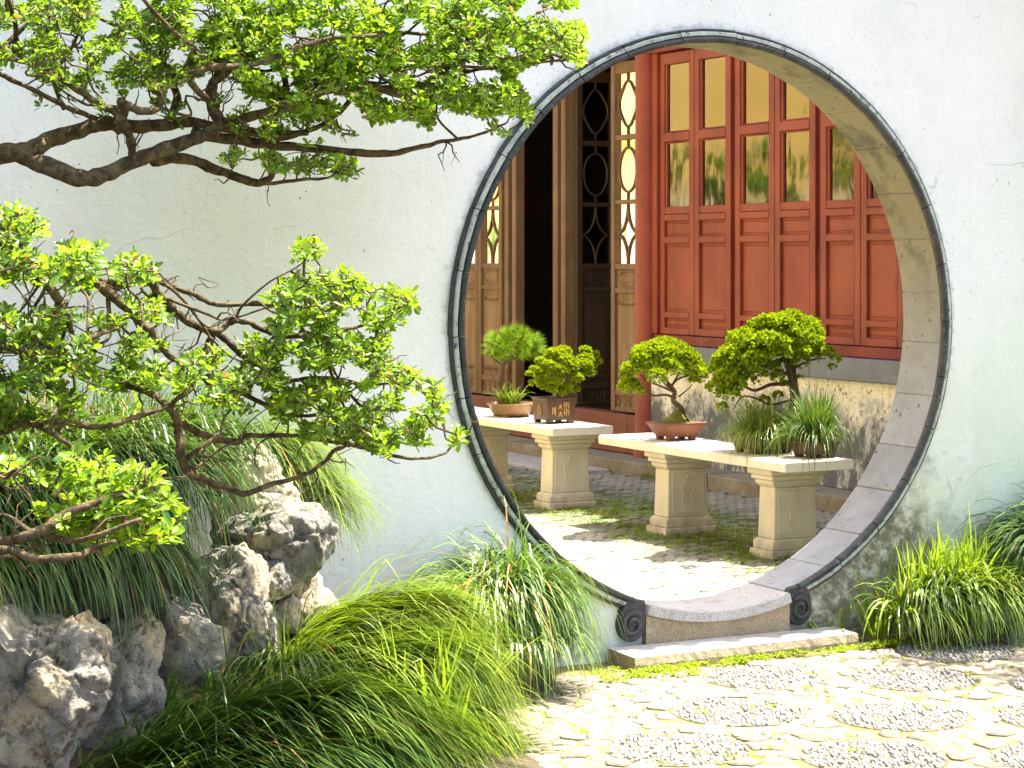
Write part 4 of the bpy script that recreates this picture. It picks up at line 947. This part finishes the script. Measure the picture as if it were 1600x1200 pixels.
# upright yellow-green tuft
clump('iris_tuft', 'upright yellow green blades standing among the combed grass', 'iris tuft', (-1.75, -1.25, .1),
  [('blades', 'strap_leaf', [dict(roots=[(tuple(at(650, 1120, 1, -1.28)), .07), (tuple(at(690, 1110, 1, -1.25)), .05), (tuple(at(740, 1085, 1, -1.1)), .05), (tuple(at(700, 1150, 1, -1.35)), .05)], bias=(.05, 0, 0), n=110, L=.22, wid=.012, droop=.5, spread=.18, tint=(.4, 1), up=1, seed=55)])], 'upright blades in the beds')
# dark mass hanging over the rocks on the left
rt = [tuple(at(-100, 790, 1, -1.1)), tuple(at(0, 770, 1, -1.0)), tuple(at(90, 745, 1, -.85)), tuple(at(170, 725, 1, -.75)), tuple(at(245, 735, 1, -.7))]
rt2 = [tuple(at(-100, 870, 1, -1.3)), tuple(at(-20, 850, 1, -1.2)), tuple(at(50, 835, 1, -1.1)), tuple(at(120, 835, 1, -1.05)), tuple(at(165, 850, 1, -1.0))]
rt3 = [tuple(at(-40, 720, 1, -.7)), tuple(at(60, 705, 1, -.6)), tuple(at(160, 690, 1, -.5)), tuple(at(260, 690, 1, -.45)), tuple(at(340, 700, 1, -.45))]
g = clump('grass_clump', 'dark green grass hanging thickly over the bank left of the rock pile', 'grass clump', (-2.75, -.8, .7),
  [('blades', 'sedge', [dict(roots=line_roots(rt, 16, .1), bias=(.4, -.5, 0), n=1700, L=.42, wid=.008, droop=2.6, spread=.45, tint=(.05, .9), up=.25, seed=61),
      dict(roots=line_roots(rt2, 16, .1), bias=(.3, -.5, 0), n=1500, L=.38, wid=.008, droop=2.6, spread=.45, tint=(.05, .9), up=.2, seed=62),
      dict(roots=line_roots(rt3, 14, .1), bias=(.25, -.3, 0), n=1500, L=.30, wid=.007, droop=2.6, spread=.5, tint=(.1, .9), up=.35, seed=63)])])
m = MB()
for a, b in zip(rt3, rt3[1:]): pass
vs = []
A1, A2, A3 = [smooth_path(r, 4) for r in (rt3, rt, rt2)]
for row, dy, dz in ((A1, .3, -.05), (A1, 0, -.03), (A2, 0, -.06), (A3, -.0, -.08), (A3, -.12, -.35)):
    vs += [(p[0], p[1]+dy, p[2]+dz) for p in row]
q = len(A1); m.add(vs, [(j*q+i, j*q+i+1, (j+1)*q+i+1, (j+1)*q+i) for j in range(4) for i in range(q-1)]); m.build('root_ball', 'earth', g, smooth=True)
# hanging behind the rock on the right
g = clump('grass_clump', 'yellow green grass cascading down the wall side of the rock pile', 'grass clump', (-2.0, -.35, .5),
  [('blades', 'sedge_bright', [dict(roots=line_roots([tuple(at(395, 700, 1, -.4)), tuple(at(430, 720, 1, -.38)), tuple(at(455, 770, 1, -.36)), tuple(at(480, 810, 1, -.34))], 10, .06), bias=(.5, -.15, 0), n=800, L=.30, wid=.006, droop=2.9, spread=.3, tint=(.2, 1), up=.2, seed=71)])])
mound(-2.15, -.3, .16, .16, .75, 5, None).build('root_ball', 'earth', g, smooth=True)
# right of the gate
g = clump('grass_clump', 'striped arching grass at the foot of the wall on the right', 'grass clump', (1.05, -.2, 0),
  [('blades', 'sedge_bright', [dict(roots=line_roots([(.82, -.22, .10), (.95, -.24, .17), (1.1, -.27, .17), (1.26, -.29, .15)], 10, .08), bias=(.15, -.45, 0), n=1100, L=.28, wid=.010, droop=2.8, spread=.45, tint=(.1, 1), up=.35, ground=flatg, seed=81)])])
mound(1.05, -.22, .28, .12, .14, 6).build('root_ball', 'earth', g, smooth=True)
clump('iris_tuft', 'upright bright green blades along the wall behind the striped grass', 'iris tuft', (1.05, -.08, 0),
  [('blades', 'strap_leaf', [dict(roots=line_roots([(.86, -.15, .10), (.97, -.16, .16), (1.12, -.17, .17), (1.22, -.17, .17)], 8, .04), bias=(0, 0, 0), n=190, L=.24, wid=.013, droop=.5, spread=.12, tint=(.2, 1), up=1, seed=82),
      dict(roots=[((.74, -.10, .02), .05), ((.82, -.12, .04), .04)], bias=(0, 0, 0), n=70, L=.26, wid=.009, droop=.8, spread=.3, tint=(0, .5), up=1, seed=83)])], 'upright blades in the beds')
pc = at(1640, 905, 1, -.15)
g = clump('grass_clump', 'dark round grass clump at the right edge against the wall', 'grass clump', (pc.x, pc.y, 0),
  [('blades', 'sedge', [dict(roots=[((pc.x+.0, pc.y-.06, .34), .1), ((pc.x+.17, pc.y-.06, .36), .1)], bias=(-.15, -.2, 0), n=1700, L=.40, wid=.009, droop=3.4, spread=.9, tint=(0, .6), up=.6, ground=flatg, seed=91)])])
mound(pc.x+.07, pc.y-.02, .2, .12, .34, 7).build('root_ball', 'earth', g, smooth=True)
clump('weed_tuft', 'small bright weed beside the right scroll at the end of the step', 'weed', (.55, -.06, 0),
  [('blades', 'strap_leaf', [dict(roots=[((.50, -.06, .0), .03), ((.58, -.07, .0), .03)], bias=(0, -.1, 0), n=60, L=.13, wid=.011, droop=1.6, spread=.9, tint=(.1, .9), up=.7, seed=95, ground=flatg)])], 'weeds')
# broad striped leaves at the left edge
sp = thing('strap_leaf_plant', 'plant with broad pale striped strap leaves at the left edge below the branches', 'plant', at(30, 740, 1, -.55))
for (x0, y0, x1, y1, x2, y2, wd) in ((45, 740, 30, 680, 18, 610, .05), (48, 742, 40, 690, 36, 640, .045), (20, 740, 0, 680, -30, 640, .05), (60, 745, 75, 690, 100, 640, .03), (215, 720, 255, 680, 297, 640, .03), (230, 715, 225, 660, 205, 600, .028), (10, 745, 5, 690, 3, 650, .04)):
    pth = smooth_path([tuple(at(x0, y0, 1, -.55)), tuple(at(x1, y1, 1, -.6)), tuple(at(x2, y2, 1, -.65))], 5); m = MB(); vs = []
    for k, p in enumerate(pth):
        f = k/(len(pth)-1); w_ = wd*.5*(1-f**3)*(.7+.5*math.sin(PI*min(1, f*1.2)))+.001; v = Vector(p); vs += [v-RGT*w_, v+FWD*w_*.3, v+RGT*w_]
    for k in range(len(pth)-1):
        m.add([vs[3*k+i] for i in (0, 1)]+[vs[3*k+3+i] for i in (1, 0)], [(0, 1, 2, 3)], .95); m.add([vs[3*k+i] for i in (1, 2)]+[vs[3*k+3+i] for i in (2, 1)], [(0, 1, 2, 3)], .1)
    m.build('leaf', 'strap_leaf', sp)
# moss and weeds: uncountable
m = MB(); r_ = random.Random(5)
def weed(x, y, n, s, z=.01, tint=(.3, 1)):
    for _ in range(n):
        p = Vector((x+r_.gauss(0, s), y+r_.gauss(0, s), z+r_.random()*.012)); d = Vector((r_.gauss(0, 1), r_.gauss(0, 1), abs(r_.gauss(.4, .5)))).normalized()
        leaf_shape(m, p, d, (Vector((0, 0, 1))+rnd_dir()*.5).normalized(), r_.uniform(.008, .022), .008, r_.uniform(*tint))
for k in range(60):
    x = r_.uniform(-.5, .7); weed(x, -.28+.05*(x+.5)+r_.gauss(0, .018)-(.03 if x > .3 else 0), 28, .016)
for k in range(70): weed(r_.uniform(-1.3, 1.5), r_.uniform(-1.8, -.25), 9, .014)
for k in range(30): weed(r_.uniform(.6, 1.5), r_.uniform(-.35, -.2), 20, .02)
for k in range(40): weed(r_.uniform(-.75, -.3), -.32+r_.gauss(0, .06), 24, .02)
o = m.build('ground_cover', 'juniper', kind='stuff')
m = MB()
for k in range(620):
    x = r_.gauss(1.92, .3); y = r_.choice([r_.uniform(1.6, 7), r_.gauss(2.1, .3), r_.gauss(3.2, .3), r_.gauss(4.6, .35)])
    if y > .5 and x < 3.15 and x > 1.3: weed(x, y, 16, .03, .012, (0, .7))
for k in range(14): weed(3.18+r_.gauss(0, .02), 5.75+r_.gauss(0, .12), 30, .03, .03, (0, .4))
m.build('moss_cover', 'juniper', kind='stuff')

# ------------------------------------------------------------------ stone tables
def table(x, y0, y1, peds, label):
    t = thing('stone_table', label, 'stone table', (x, (y0+y1)/2, 0), 'stone tables with bonsai on them')
    s = MB(); NY = 24; hw = .218
    ring_ = []
    for k in range(NY+1):
        y = y0+(y1-y0)*k/NY; e = noise.noise((y*4, x, 0))*.004
        ring_.append([(x-hw+e, y, .488), (x-hw-.003+e, y, .533), (x-hw+.008+e, y, .541), (x+hw-.008-e, y, .541), (x+hw+.003-e, y, .533), (x+hw-e, y, .488)])
    s.add([p for r in ring_ for p in r], [(6*k+i, 6*k+(i+1) % 6, 6*k+6+(i+1) % 6, 6*k+6+i) for k in range(NY) for i in range(6)]+[(5, 4, 3, 2, 1, 0), tuple(6*NY+i for i in range(6))])
    s.build('slab', 'table_stone', t, recalc=True, bevel=.003)
    for yp in peds:
        p = MB()
        for z0, z1, a, b in ((0, .052, .172, .108), (.0522, .095, .158, .096), (.4, .424, .150, .088), (.4242, .4515, .166, .102), (.4517, .487, .182, .116)): p.frustum(x, yp, z0, z1, a, b, a, b)
        p.frustum(x, yp, .0952, .11, .158, .096, .143, .083); p.frustum(x, yp, .1102, .385, .138, .078, .130, .072); p.frustum(x, yp, .3852, .3998, .130, .072, .148, .086)
        pd = p.build('pedestal', 'pedestal_stone', t, bevel=.005, recalc=True)
        c_ = MB(); yf = yp-.0755
        def fr(pts, r=.0045): c_.tube(pts+[pts[0]], r, 4, cap=False)
        sl_ = lambda z: -.0785+(z-.11)*.0218     # face leans back slightly
        P = lambda a, z: (x+a, yp+sl_(z), z)
        fr([P(-.105, .135), P(.105, .135), P(.105, .345), P(.09, .365), P(-.09, .365), P(-.105, .345)], .003)
        fr([P(0, .145), P(.042, .20), P(.028, .235), P(.045, .28), P(0, .352), P(-.045, .28), P(-.028, .235), P(-.042, .20)])
        fr([P(0, .175), P(.022, .215), P(0, .245), P(-.022, .215)], .0035); fr([P(0, .245), P(.024, .282), P(0, .325), P(-.024, .282)], .0035)
        c_.build('carving', 'pedestal_stone', pd)
        if 0: pass
table(1.84, 1.86, 3.83, (2.16, 3.24), 'nearer pale stone table carrying the biggest bonsai and the potted grass')
table(1.845, 4.42, 6.75, (4.66, 5.80), 'farther pale stone table carrying the pine and the square black pot')

# ------------------------------------------------------------------ bonsai
def tufts(mb, blobs, n, size, seed, tint=(.1, 1), flat=.7, under=-.35, drop=.0):
    """little scale-leaf sprays over lumpy blobs"""
    r_ = random.Random(seed); tot = sum(b[1]**2 for b in blobs)
    for c_, R in blobs:
        c_ = Vector(c_)
        for _ in range(int(n*R*R/tot)):
            d = rnd_dir()
            if d.z < under and r_.random() < .8: d.z = -d.z
            p = c_+Vector((d.x, d.y, d.z*flat))*R*(r_.uniform(.72, 1.06)+.1*noise.noise(Vector((d*4))+c_*9))
            o = (d+Vector((0, 0, .35))+rnd_dir()*.5).normalized(); s_ = size*r_.uniform(.6, 1.3); e1 = o.orthogonal().normalized(); e2 = o.cross(e1); th_ = r_.random()*PI; tn = min(1, max(0, r_.uniform(*tint)))
            for k in range(2):
                a = th_+k*PI/2; sd = (e1*math.cos(a)+e2*math.sin(a))*s_*.5
                mb.add([p-sd*.3-o*s_*.4, p-sd+o*s_*.2, p+o*s_*.75, p+sd+o*s_*.2], [(0, 3, 2, 1)], tn)
def pot_rect(cx, cy, z0, z1, a0, b0, a1, b1, mtl, parent, foot=.02):
    m = MB(); fz = z0+foot
    m.frustum(cx, cy, fz, z1-.012, a0, b0, a1, b1)
    m.frustum(cx, cy, z1-.012, z1, a1+.006, b1+.006, a1+.006, b1+.006)
    p = m.build('pot', mtl, parent, bevel=.002, recalc=True)
    for i in (-1, 1):
        for j in (-1, 1):
            f = MB(); f.frustum(cx+i*(a0-.022), cy+j*(b0-.016), z0, fz+.001, .018, .012, .022, .016); f.build('foot', mtl, p)
    return p
def branches(mb, segs, n=7):
    for pts, r0, r1 in segs:
        P = smooth_path(pts, 5); mb.tube(P, [r0+(r1-r0)*k/(len(P)-1)*1. for k in range(len(P))], n)
TZ = .5415
def moss_pad(cx, cy, z, a, b, h, parent, seed):
    mound_ = MB(); nr, na = 5, 18
    for i in range(nr+1):
        for k in range(na):
            f = i/nr; x = cx+a*f*math.cos(2*PI*k/na); y = cy+b*f*math.sin(2*PI*k/na); mound_.v.append((x, y, z+h*(1-f*f)*(1+.5*noise.noise((x*30, y*30, seed)))))
    mound_.f = [(i*na+k, i*na+(k+1) % na, (i+1)*na+(k+1) % na, (i+1)*na+k) for i in range(nr) for k in range(na)]; mound_.mi = [0]*len(mound_.f)
    mound_.build('moss', 'moss', parent, smooth=True)
def P_(px, py, x): return at(px, py, 0, x)
# terracotta bonsai
bx_, by_ = 1.86, 3.33
b3 = thing('bonsai', 'domed bonsai with bare forked trunk in the flared terracotta pot', 'bonsai', (bx_, by_, TZ), 'bonsai trees on the stone tables')
pot_rect(bx_, by_, TZ, TZ+.105, .095, .075, .135, .112, 'terracotta', b3, .022)
moss_pad(bx_, by_, TZ+.102, .125, .10, .018, b3, 1); moss_pad(bx_+.01, by_, TZ+.108, .075, .07, .055, b3, 2)
def Q(px, py, dx=0): return tuple(at(px, py, 1, by_+dx))
m = MB(); branches(m, [([Q(1068, 652), Q(1064, 638), Q(1052, 626), Q(1054, 612), Q(1045, 600)], .017, .012), ([Q(1056, 622), Q(1040, 617), Q(1020, 618), Q(1003, 610, -.05)], .009, .004), ([Q(1052, 612), Q(1034, 604), Q(1012, 595), Q(1000, 585, .05)], .008, .003), ([Q(1048, 604), Q(1060, 592), Q(1080, 585), Q(1092, 575, -.05)], .008, .003), ([Q(1045, 602), Q(1036, 580), Q(1040, 560)], .010, .004), ([Q(1050, 612, -.01), Q(1030, 590, -.08), Q(1015, 570, -.1)], .006, .003), ([Q(1048, 606, .02), Q(1062, 580, .08), Q(1070, 560, .12)], .006, .003), ([Q(1060, 620), Q(1075, 608), Q(1082, 600)], .005, .002)])
m.build('trunk', 'bonsai_bark', b3, smooth=True)
m = MB(); r_ = random.Random(3); bl = []
for _ in range(64):
    u, v, wq = r_.uniform(-1, 1), r_.uniform(0, 1), r_.uniform(-1, 1)
    if u*u+wq*wq > 1: continue
    z = math.sqrt(max(0, 1-u*u-wq*wq))
    px, py = 1037+60*u, 588-52*z+r_.uniform(0, 20)*(1-z)+8*abs(u)
    bl.append((Q(px, py, .19*wq), r_.uniform(.045, .066)))
bl += [(Q(978, 585), .035), (Q(985, 605), .03), (Q(1095, 575), .04), (Q(1000, 612, -.05), .03), (Q(1085, 595), .03), (Q(1015, 560, -.1), .05), (Q(1040, 545, -.05), .06)]
tufts(m, bl, 11000, .018, 4, (.2, 1)); m.build('foliage', 'juniper', b3, kind='stuff')
# the big one
gx, gy = 1.86, 2.42
b4 = thing('bonsai', 'biggest bonsai, broad leaning green crown above a pot hidden in grass', 'bonsai', (gx, gy, TZ), 'bonsai trees on the stone tables')
pot_rect(gx, gy, TZ, TZ+.10, .12, .10, .14, .12, 'black_clay', b4, .018)
def Q(px, py, dx=0): return tuple(at(px, py, 1, gy+dx))
moss_pad(gx, gy, TZ+.096, .125, .105, .03, b4, 3)
m = MB(); branches(m, [([Q(1238, 690), Q(1236, 655), Q(1240, 620), Q(1236, 590), Q(1228, 560), Q(1222, 530)], .026, .014), ([Q(1246, 680), Q(1250, 640), Q(1244, 600), Q(1240, 570)], .014, .01), ([Q(1238, 600), Q(1205, 601), Q(1180, 610), Q(1160, 602), Q(1145, 598)], .012, .005), ([Q(1236, 625), Q(1205, 632), Q(1180, 622), Q(1160, 620), Q(1145, 640)], .008, .003), ([Q(1234, 585), Q(1200, 575, -.06), Q(1170, 565, -.08), Q(1150, 560, -.08)], .010, .004), ([Q(1236, 580), Q(1250, 570), Q(1270, 562), Q(1290, 560)], .009, .003), ([Q(1228, 560), Q(1200, 540, .08), Q(1180, 530, .1)], .009, .004), ([Q(1226, 550), Q(1245, 530, -.06), Q(1260, 520, -.06)], .009, .004), ([Q(1160, 603), Q(1140, 590), Q(1125, 600)], .005, .002)])
m.build('trunk', 'bonsai_bark', b4, smooth=True)
m = MB(); r_ = random.Random(6); bl = []
poly = [(1135, 600), (1125, 570), (1140, 545), (1150, 530), (1162, 512), (1195, 500), (1235, 495), (1262, 505), (1275, 525), (1270, 545), (1245, 555), (1215, 560), (1185, 562), (1160, 575), (1150, 600)]
for _ in range(900):
    x, y = r_.uniform(1115, 1285), r_.uniform(490, 605)
    if in_poly(x, y, poly) and len(bl) < 130: bl.append((Q(x, y, r_.gauss(0, .10)*(1 if y < 560 else .6)), r_.uniform(.048, .070)))
bl += [(Q(1140, 615, .03), .06), (Q(1150, 585, .05), .07), (Q(1160, 570, -.05), .07), (Q(1128, 600, .05), .06), (Q(1200, 575, -.03), .055), (Q(1225, 570, .04), .055), (Q(1250, 565, -.05), .05), (Q(1270, 555, .03), .05), (Q(1185, 585, .06), .05), (Q(1215, 590, -.06), .035), (Q(1120, 580), .05), (Q(1117, 605), .045), (Q(1130, 615), .045), (Q(1128, 635), .03), (Q(1140, 590), .05), (Q(1295, 550), .04), (Q(1305, 560), .03), (Q(1282, 545), .035), (Q(1300, 572), .022), (Q(1195, 625), .028), (Q(1215, 618), .028), (Q(1180, 595), .022), (Q(1225, 600), .025), (Q(1250, 590), .02)]
tufts(m, bl, 24000, .018, 7, (.1, 1)); m.build('foliage', 'juniper', b4, kind='stuff')
gp = thing('potted_grass', 'dark pot of tall green grass at the near end of the stone table', 'potted grass', (1.93, 2.05, TZ), 'grass pots')
pot_rect(1.94, 2.05, TZ, TZ+.09, .085, .07, .10, .085, 'black_clay', gp, .018)
m = MB(); blades(m, roots=[((1.94, 2.05, TZ+.09), .075)], bias=(0, 0, 0), n=520, L=.23, wid=.005, droop=.8, spread=.25, tint=(0, .8), up=1, seed=101)
blades(m, roots=[((1.94, 2.05, TZ+.09), .09)], bias=(0, -.1, 0), n=160, L=.27, wid=.004, droop=4.2, spread=.9, tint=(.2, 1), up=.7, seed=102); m.build('blades', 'sedge', gp, kind='stuff')
m = MB(); blades(m, roots=[((gx, gy-.02, TZ+.1), .13)], bias=(0, 0, 0), n=420, L=.19, wid=.0045, droop=1.2, spread=.35, tint=(0, .7), up=1, seed=103)
blades(m, roots=[((gx, gy-.03, TZ+.1), .15)], bias=(-.1, -.1, 0), n=420, L=.24, wid=.0035, droop=4.5, spread=.9, tint=(.1, .9), up=.6, seed=104, ground=lambda x, y: TZ if abs(x-1.84) < .215 and y > 1.86 else 0); m.build('grass', 'sedge_bright', b4, kind='stuff')
# square pot
sx_, sy_ = 1.84, 4.80
b2 = thing('bonsai', 'bushy bonsai in the square black pot with gold characters', 'bonsai', (sx_, sy_, TZ), 'bonsai trees on the stone tables')
p = pot_rect(sx_, sy_, TZ, TZ+.165, .098, .098, .104, .104, 'black_clay', b2, .022)
st_ = MB(); zf = TZ
def stroke(face, a0, z0, a1, z1, t=.0035):
    if face == 'y': q = [(sx_+a0, sy_-.1055, zf+z0), (sx_+a1, sy_-.1055, zf+z1)]
    else: q = [(sx_-.1055, sy_-a0, zf+z0), (sx_-.1055, sy_-a1, zf+z1)]
    st_.tube(q, t*.75, 4)
for ox, oz in ((.035, .105), (.035, .062)):          # right-hand column, brush-written characters
    for a in ((-.02, .028, .02, .028), (-.016, .02, -.016, -.008), (-.016, .02, .018, .02), (.018, .02, .016, -.008), (0, .028, 0, -.01), (-.01, .012, -.006, .006), (.006, .012, .01, .006)): stroke('y', ox+a[0], oz+a[1], ox+a[2], oz+a[3], .003)
for ox, oz in ((-.01, .10), (-.01, .055)):
    for a in ((-.015, .015, .015, .015), (0, .026, 0, 0), (0, .014, -.014, -.008), (0, .014, .014, -.008)): stroke('y', ox+a[0], oz+a[1], ox+a[2], oz+a[3], .003)
for a in ((-.065, .11, -.065, .06), (-.055, .105, -.055, .065), (-.045, .112, -.045, .055)): stroke('y', *a, .0035)
for k in range(9):                                     # incised blossom spray on the side face
    t = k*.7; stroke('x', .0+.03*math.cos(t), .085+.04*math.sin(t), .012*math.cos(t+1), .085+.016*math.sin(t+1), .003)
st_.build('lettering', 'gold_paint', p)
def Q(px, py, dx=0): return tuple(at(px, py, 1, sy_+dx))
m = MB(); branches(m, [([Q(872, 620), Q(876, 604), Q(868, 590), Q(874, 570)], .018, .010), ([Q(872, 600), Q(850, 590), Q(838, 585)], .007, .004), ([Q(874, 590), Q(895, 580), Q(915, 565)], .008, .004), ([Q(870, 605), Q(890, 600), Q(905, 595)], .006, .003)]); m.build('trunk', 'bonsai_bark', b2, smooth=True)
m = MB(); bl = [(Q(a, b, c_), r) for a, b, c_, r in ((868, 556, 0, .07), (882, 566, -.05, .07), (912, 572, -.03, .06), (848, 585, -.03, .055), (868, 595, -.07, .05), (868, 560, 0, .06), (880, 550, .06, .05), (858, 572, -.05, .05), (875, 578, -.08, .05), (890, 572, -.06, .055), (905, 580, 0, .05), (900, 590, -.06, .045), (915, 560, .03, .05), (925, 556, .08, .045), (932, 566, .08, .035), (915, 548, .05, .035), (850, 600, -.02, .045), (862, 608, -.06, .035), (835, 578, -.03, .03), (828, 585, -.05, .025), (832, 598, -.05, .02), (845, 565, 0, .035), (885, 605, -.05, .035), (898, 608, 0, .03), (922, 582, .04, .035), (878, 615, -.07, .03), (842, 585, .02, .03))]
tufts(m, bl, 8000, .019, 9, (.4, 1)); m.build('foliage', 'juniper', b2, kind='stuff')
# pine
nx_, ny_ = 1.845, 5.42
b1 = thing('bonsai', 'pine bonsai with spiky needle crown in the shallow oval brown pot', 'bonsai', (nx_, ny_, TZ), 'bonsai trees on the stone tables')
m = MB(); m.lathe([(.001, TZ+.012), (.13, TZ+.012), (.15, TZ+.035), (.165, TZ+.075), (.178, TZ+.08), (.178, TZ+.092), (.160, TZ+.092), (.155, TZ+.075), (.001, TZ+.075)], nx_, ny_, 36, .88, .95)
p = m.build('pot', 'brown_glaze', b1, smooth=True)
for i in (-1, 1):
    for j in (-1, 1):
        f = MB(); f.box(nx_+i*.07-.02, nx_+i*.07+.02, ny_+j*.07-.015, ny_+j*.07+.015, TZ, TZ+.016); f.build('foot', 'brown_glaze', p)
moss_pad(nx_, ny_, TZ+.074, .125, .135, .02, b1, 5)
def Q(px, py, dx=0): return tuple(at(px, py, 1, ny_+dx))
m = MB(); branches(m, [([Q(786, 632), Q(786, 612), Q(780, 600), Q(784, 585), Q(786, 570), Q(800, 555)], .026, .014), ([Q(785, 570), Q(770, 560), Q(765, 550)], .010, .005), ([Q(792, 565), Q(815, 555), Q(830, 548)], .010, .005)]); m.build('trunk', 'bonsai_bark', b1, smooth=True)
m = MB(); m.tube([Q(795, 632), Q(793, 575)], .009, 6); m.build('support_stick', 'terracotta', b1)
m = MB(); r_ = random.Random(12)
for _ in range(260):
    u, v, wq = r_.uniform(-1, 1), r_.uniform(-1, 1), r_.uniform(-1, 1)
    if u*u+v*v+wq*wq > 1: continue
    c_ = Vector(Q(803+44*u, 541+22*v-6*(1-u*u), .18*wq)); base = (Vector((u, wq, 0))+Vector((0, 0, .5-v*.5))+rnd_dir()*.3).normalized()
    for _ in range(34):
        d = (base*.9+rnd_dir()*.75).normalized(); L = r_.uniform(.05, .085); s_ = d.orthogonal().normalized()*.0028
        m.add([c_-s_, c_+s_, c_+d*L+Vector((0, 0, -.004))], [(0, 1, 2)], min(1, max(0, r_.gauss(.45, .25))))
m.build('foliage', 'pine_needle', b1, kind='stuff')
m = MB()
blades(m, roots=[((nx_-.06, ny_-.02, TZ+.09), .03), ((nx_-.02, ny_-.05, TZ+.09), .06)], bias=(-.1, 0, 0), n=90, L=.14, wid=.012, droop=1.6, spread=.6, tint=(.3, 1), up=.9, seed=111, seg=4); m.build('fern', 'sedge_bright', b1, kind='stuff')

# ------------------------------------------------------------------ out of the picture: what the panes mirror and what shades the paving
def shrub(name, label, loc, R, H, n, L, seed, group, trunk_h, mtl='leaf'):
    t = thing(name, label, 'tree' if trunk_h > 1 else 'shrub', loc, group); r_ = random.Random(seed)
    m = MB(); x, y, z = loc
    m.tube([(x, y, z-.1), (x+.03, y, z+trunk_h*.6), (x, y+.05, z+trunk_h+H*.3)], [.05+R*.04, .04+R*.03, .02], 8)
    tips_ = []
    for k in range(14):
        d = rnd_dir(); e = Vector((x+d.x*R*.8, y+d.y*R*.8, z+trunk_h+H*.5+d.z*H*.4)); m.tube([(x, y+.03, z+trunk_h*.8), ((x+e.x)/2, (y+e.y)/2, e.z-.1), e], [.025, .014, .006], 5); tips_.append(e)
    m.build('trunk', 'bark', t, smooth=True); f = MB()
    for _ in range(n):
        c_ = r_.choice(tips_); p = c_+rnd_dir()*R*.42*r_.random()**.5
        leaf_shape(f, p, rnd_dir(), (Vector((0, 0, 1))+rnd_dir()*.8).normalized(), L*r_.uniform(.7, 1.3), L*.5, r_.random())
    f.build('foliage', mtl, t, kind='stuff')
for k, (x, y, h) in enumerate(((-1.3, 10.35, 3.9), (-1.2, 11.9, 3.0), (-1.35, 13.0, 3.0), (-1.3, 14.0, 3.1), (-1.2, 15.9, 4.2), (-1.1, 17.9, 3.4))):
    shrub('shrub', 'leafy green shrub mirrored in the window panes, number %s from the gate' % ('one', 'two', 'three', 'four', 'five', 'six')[k], (x, y, 0), (.5 if k in (0, 4, 5) else .34), h*.65, 1100, .09, 200+k, 'shrubs along the ochre wall', h*.35)
shrub('shade_tree', 'broadleaf tree beyond the right edge whose shade dapples the paving', (2.32, -.72, 0), .62, 1.0, 1500, .06, 210, None, 2.75)
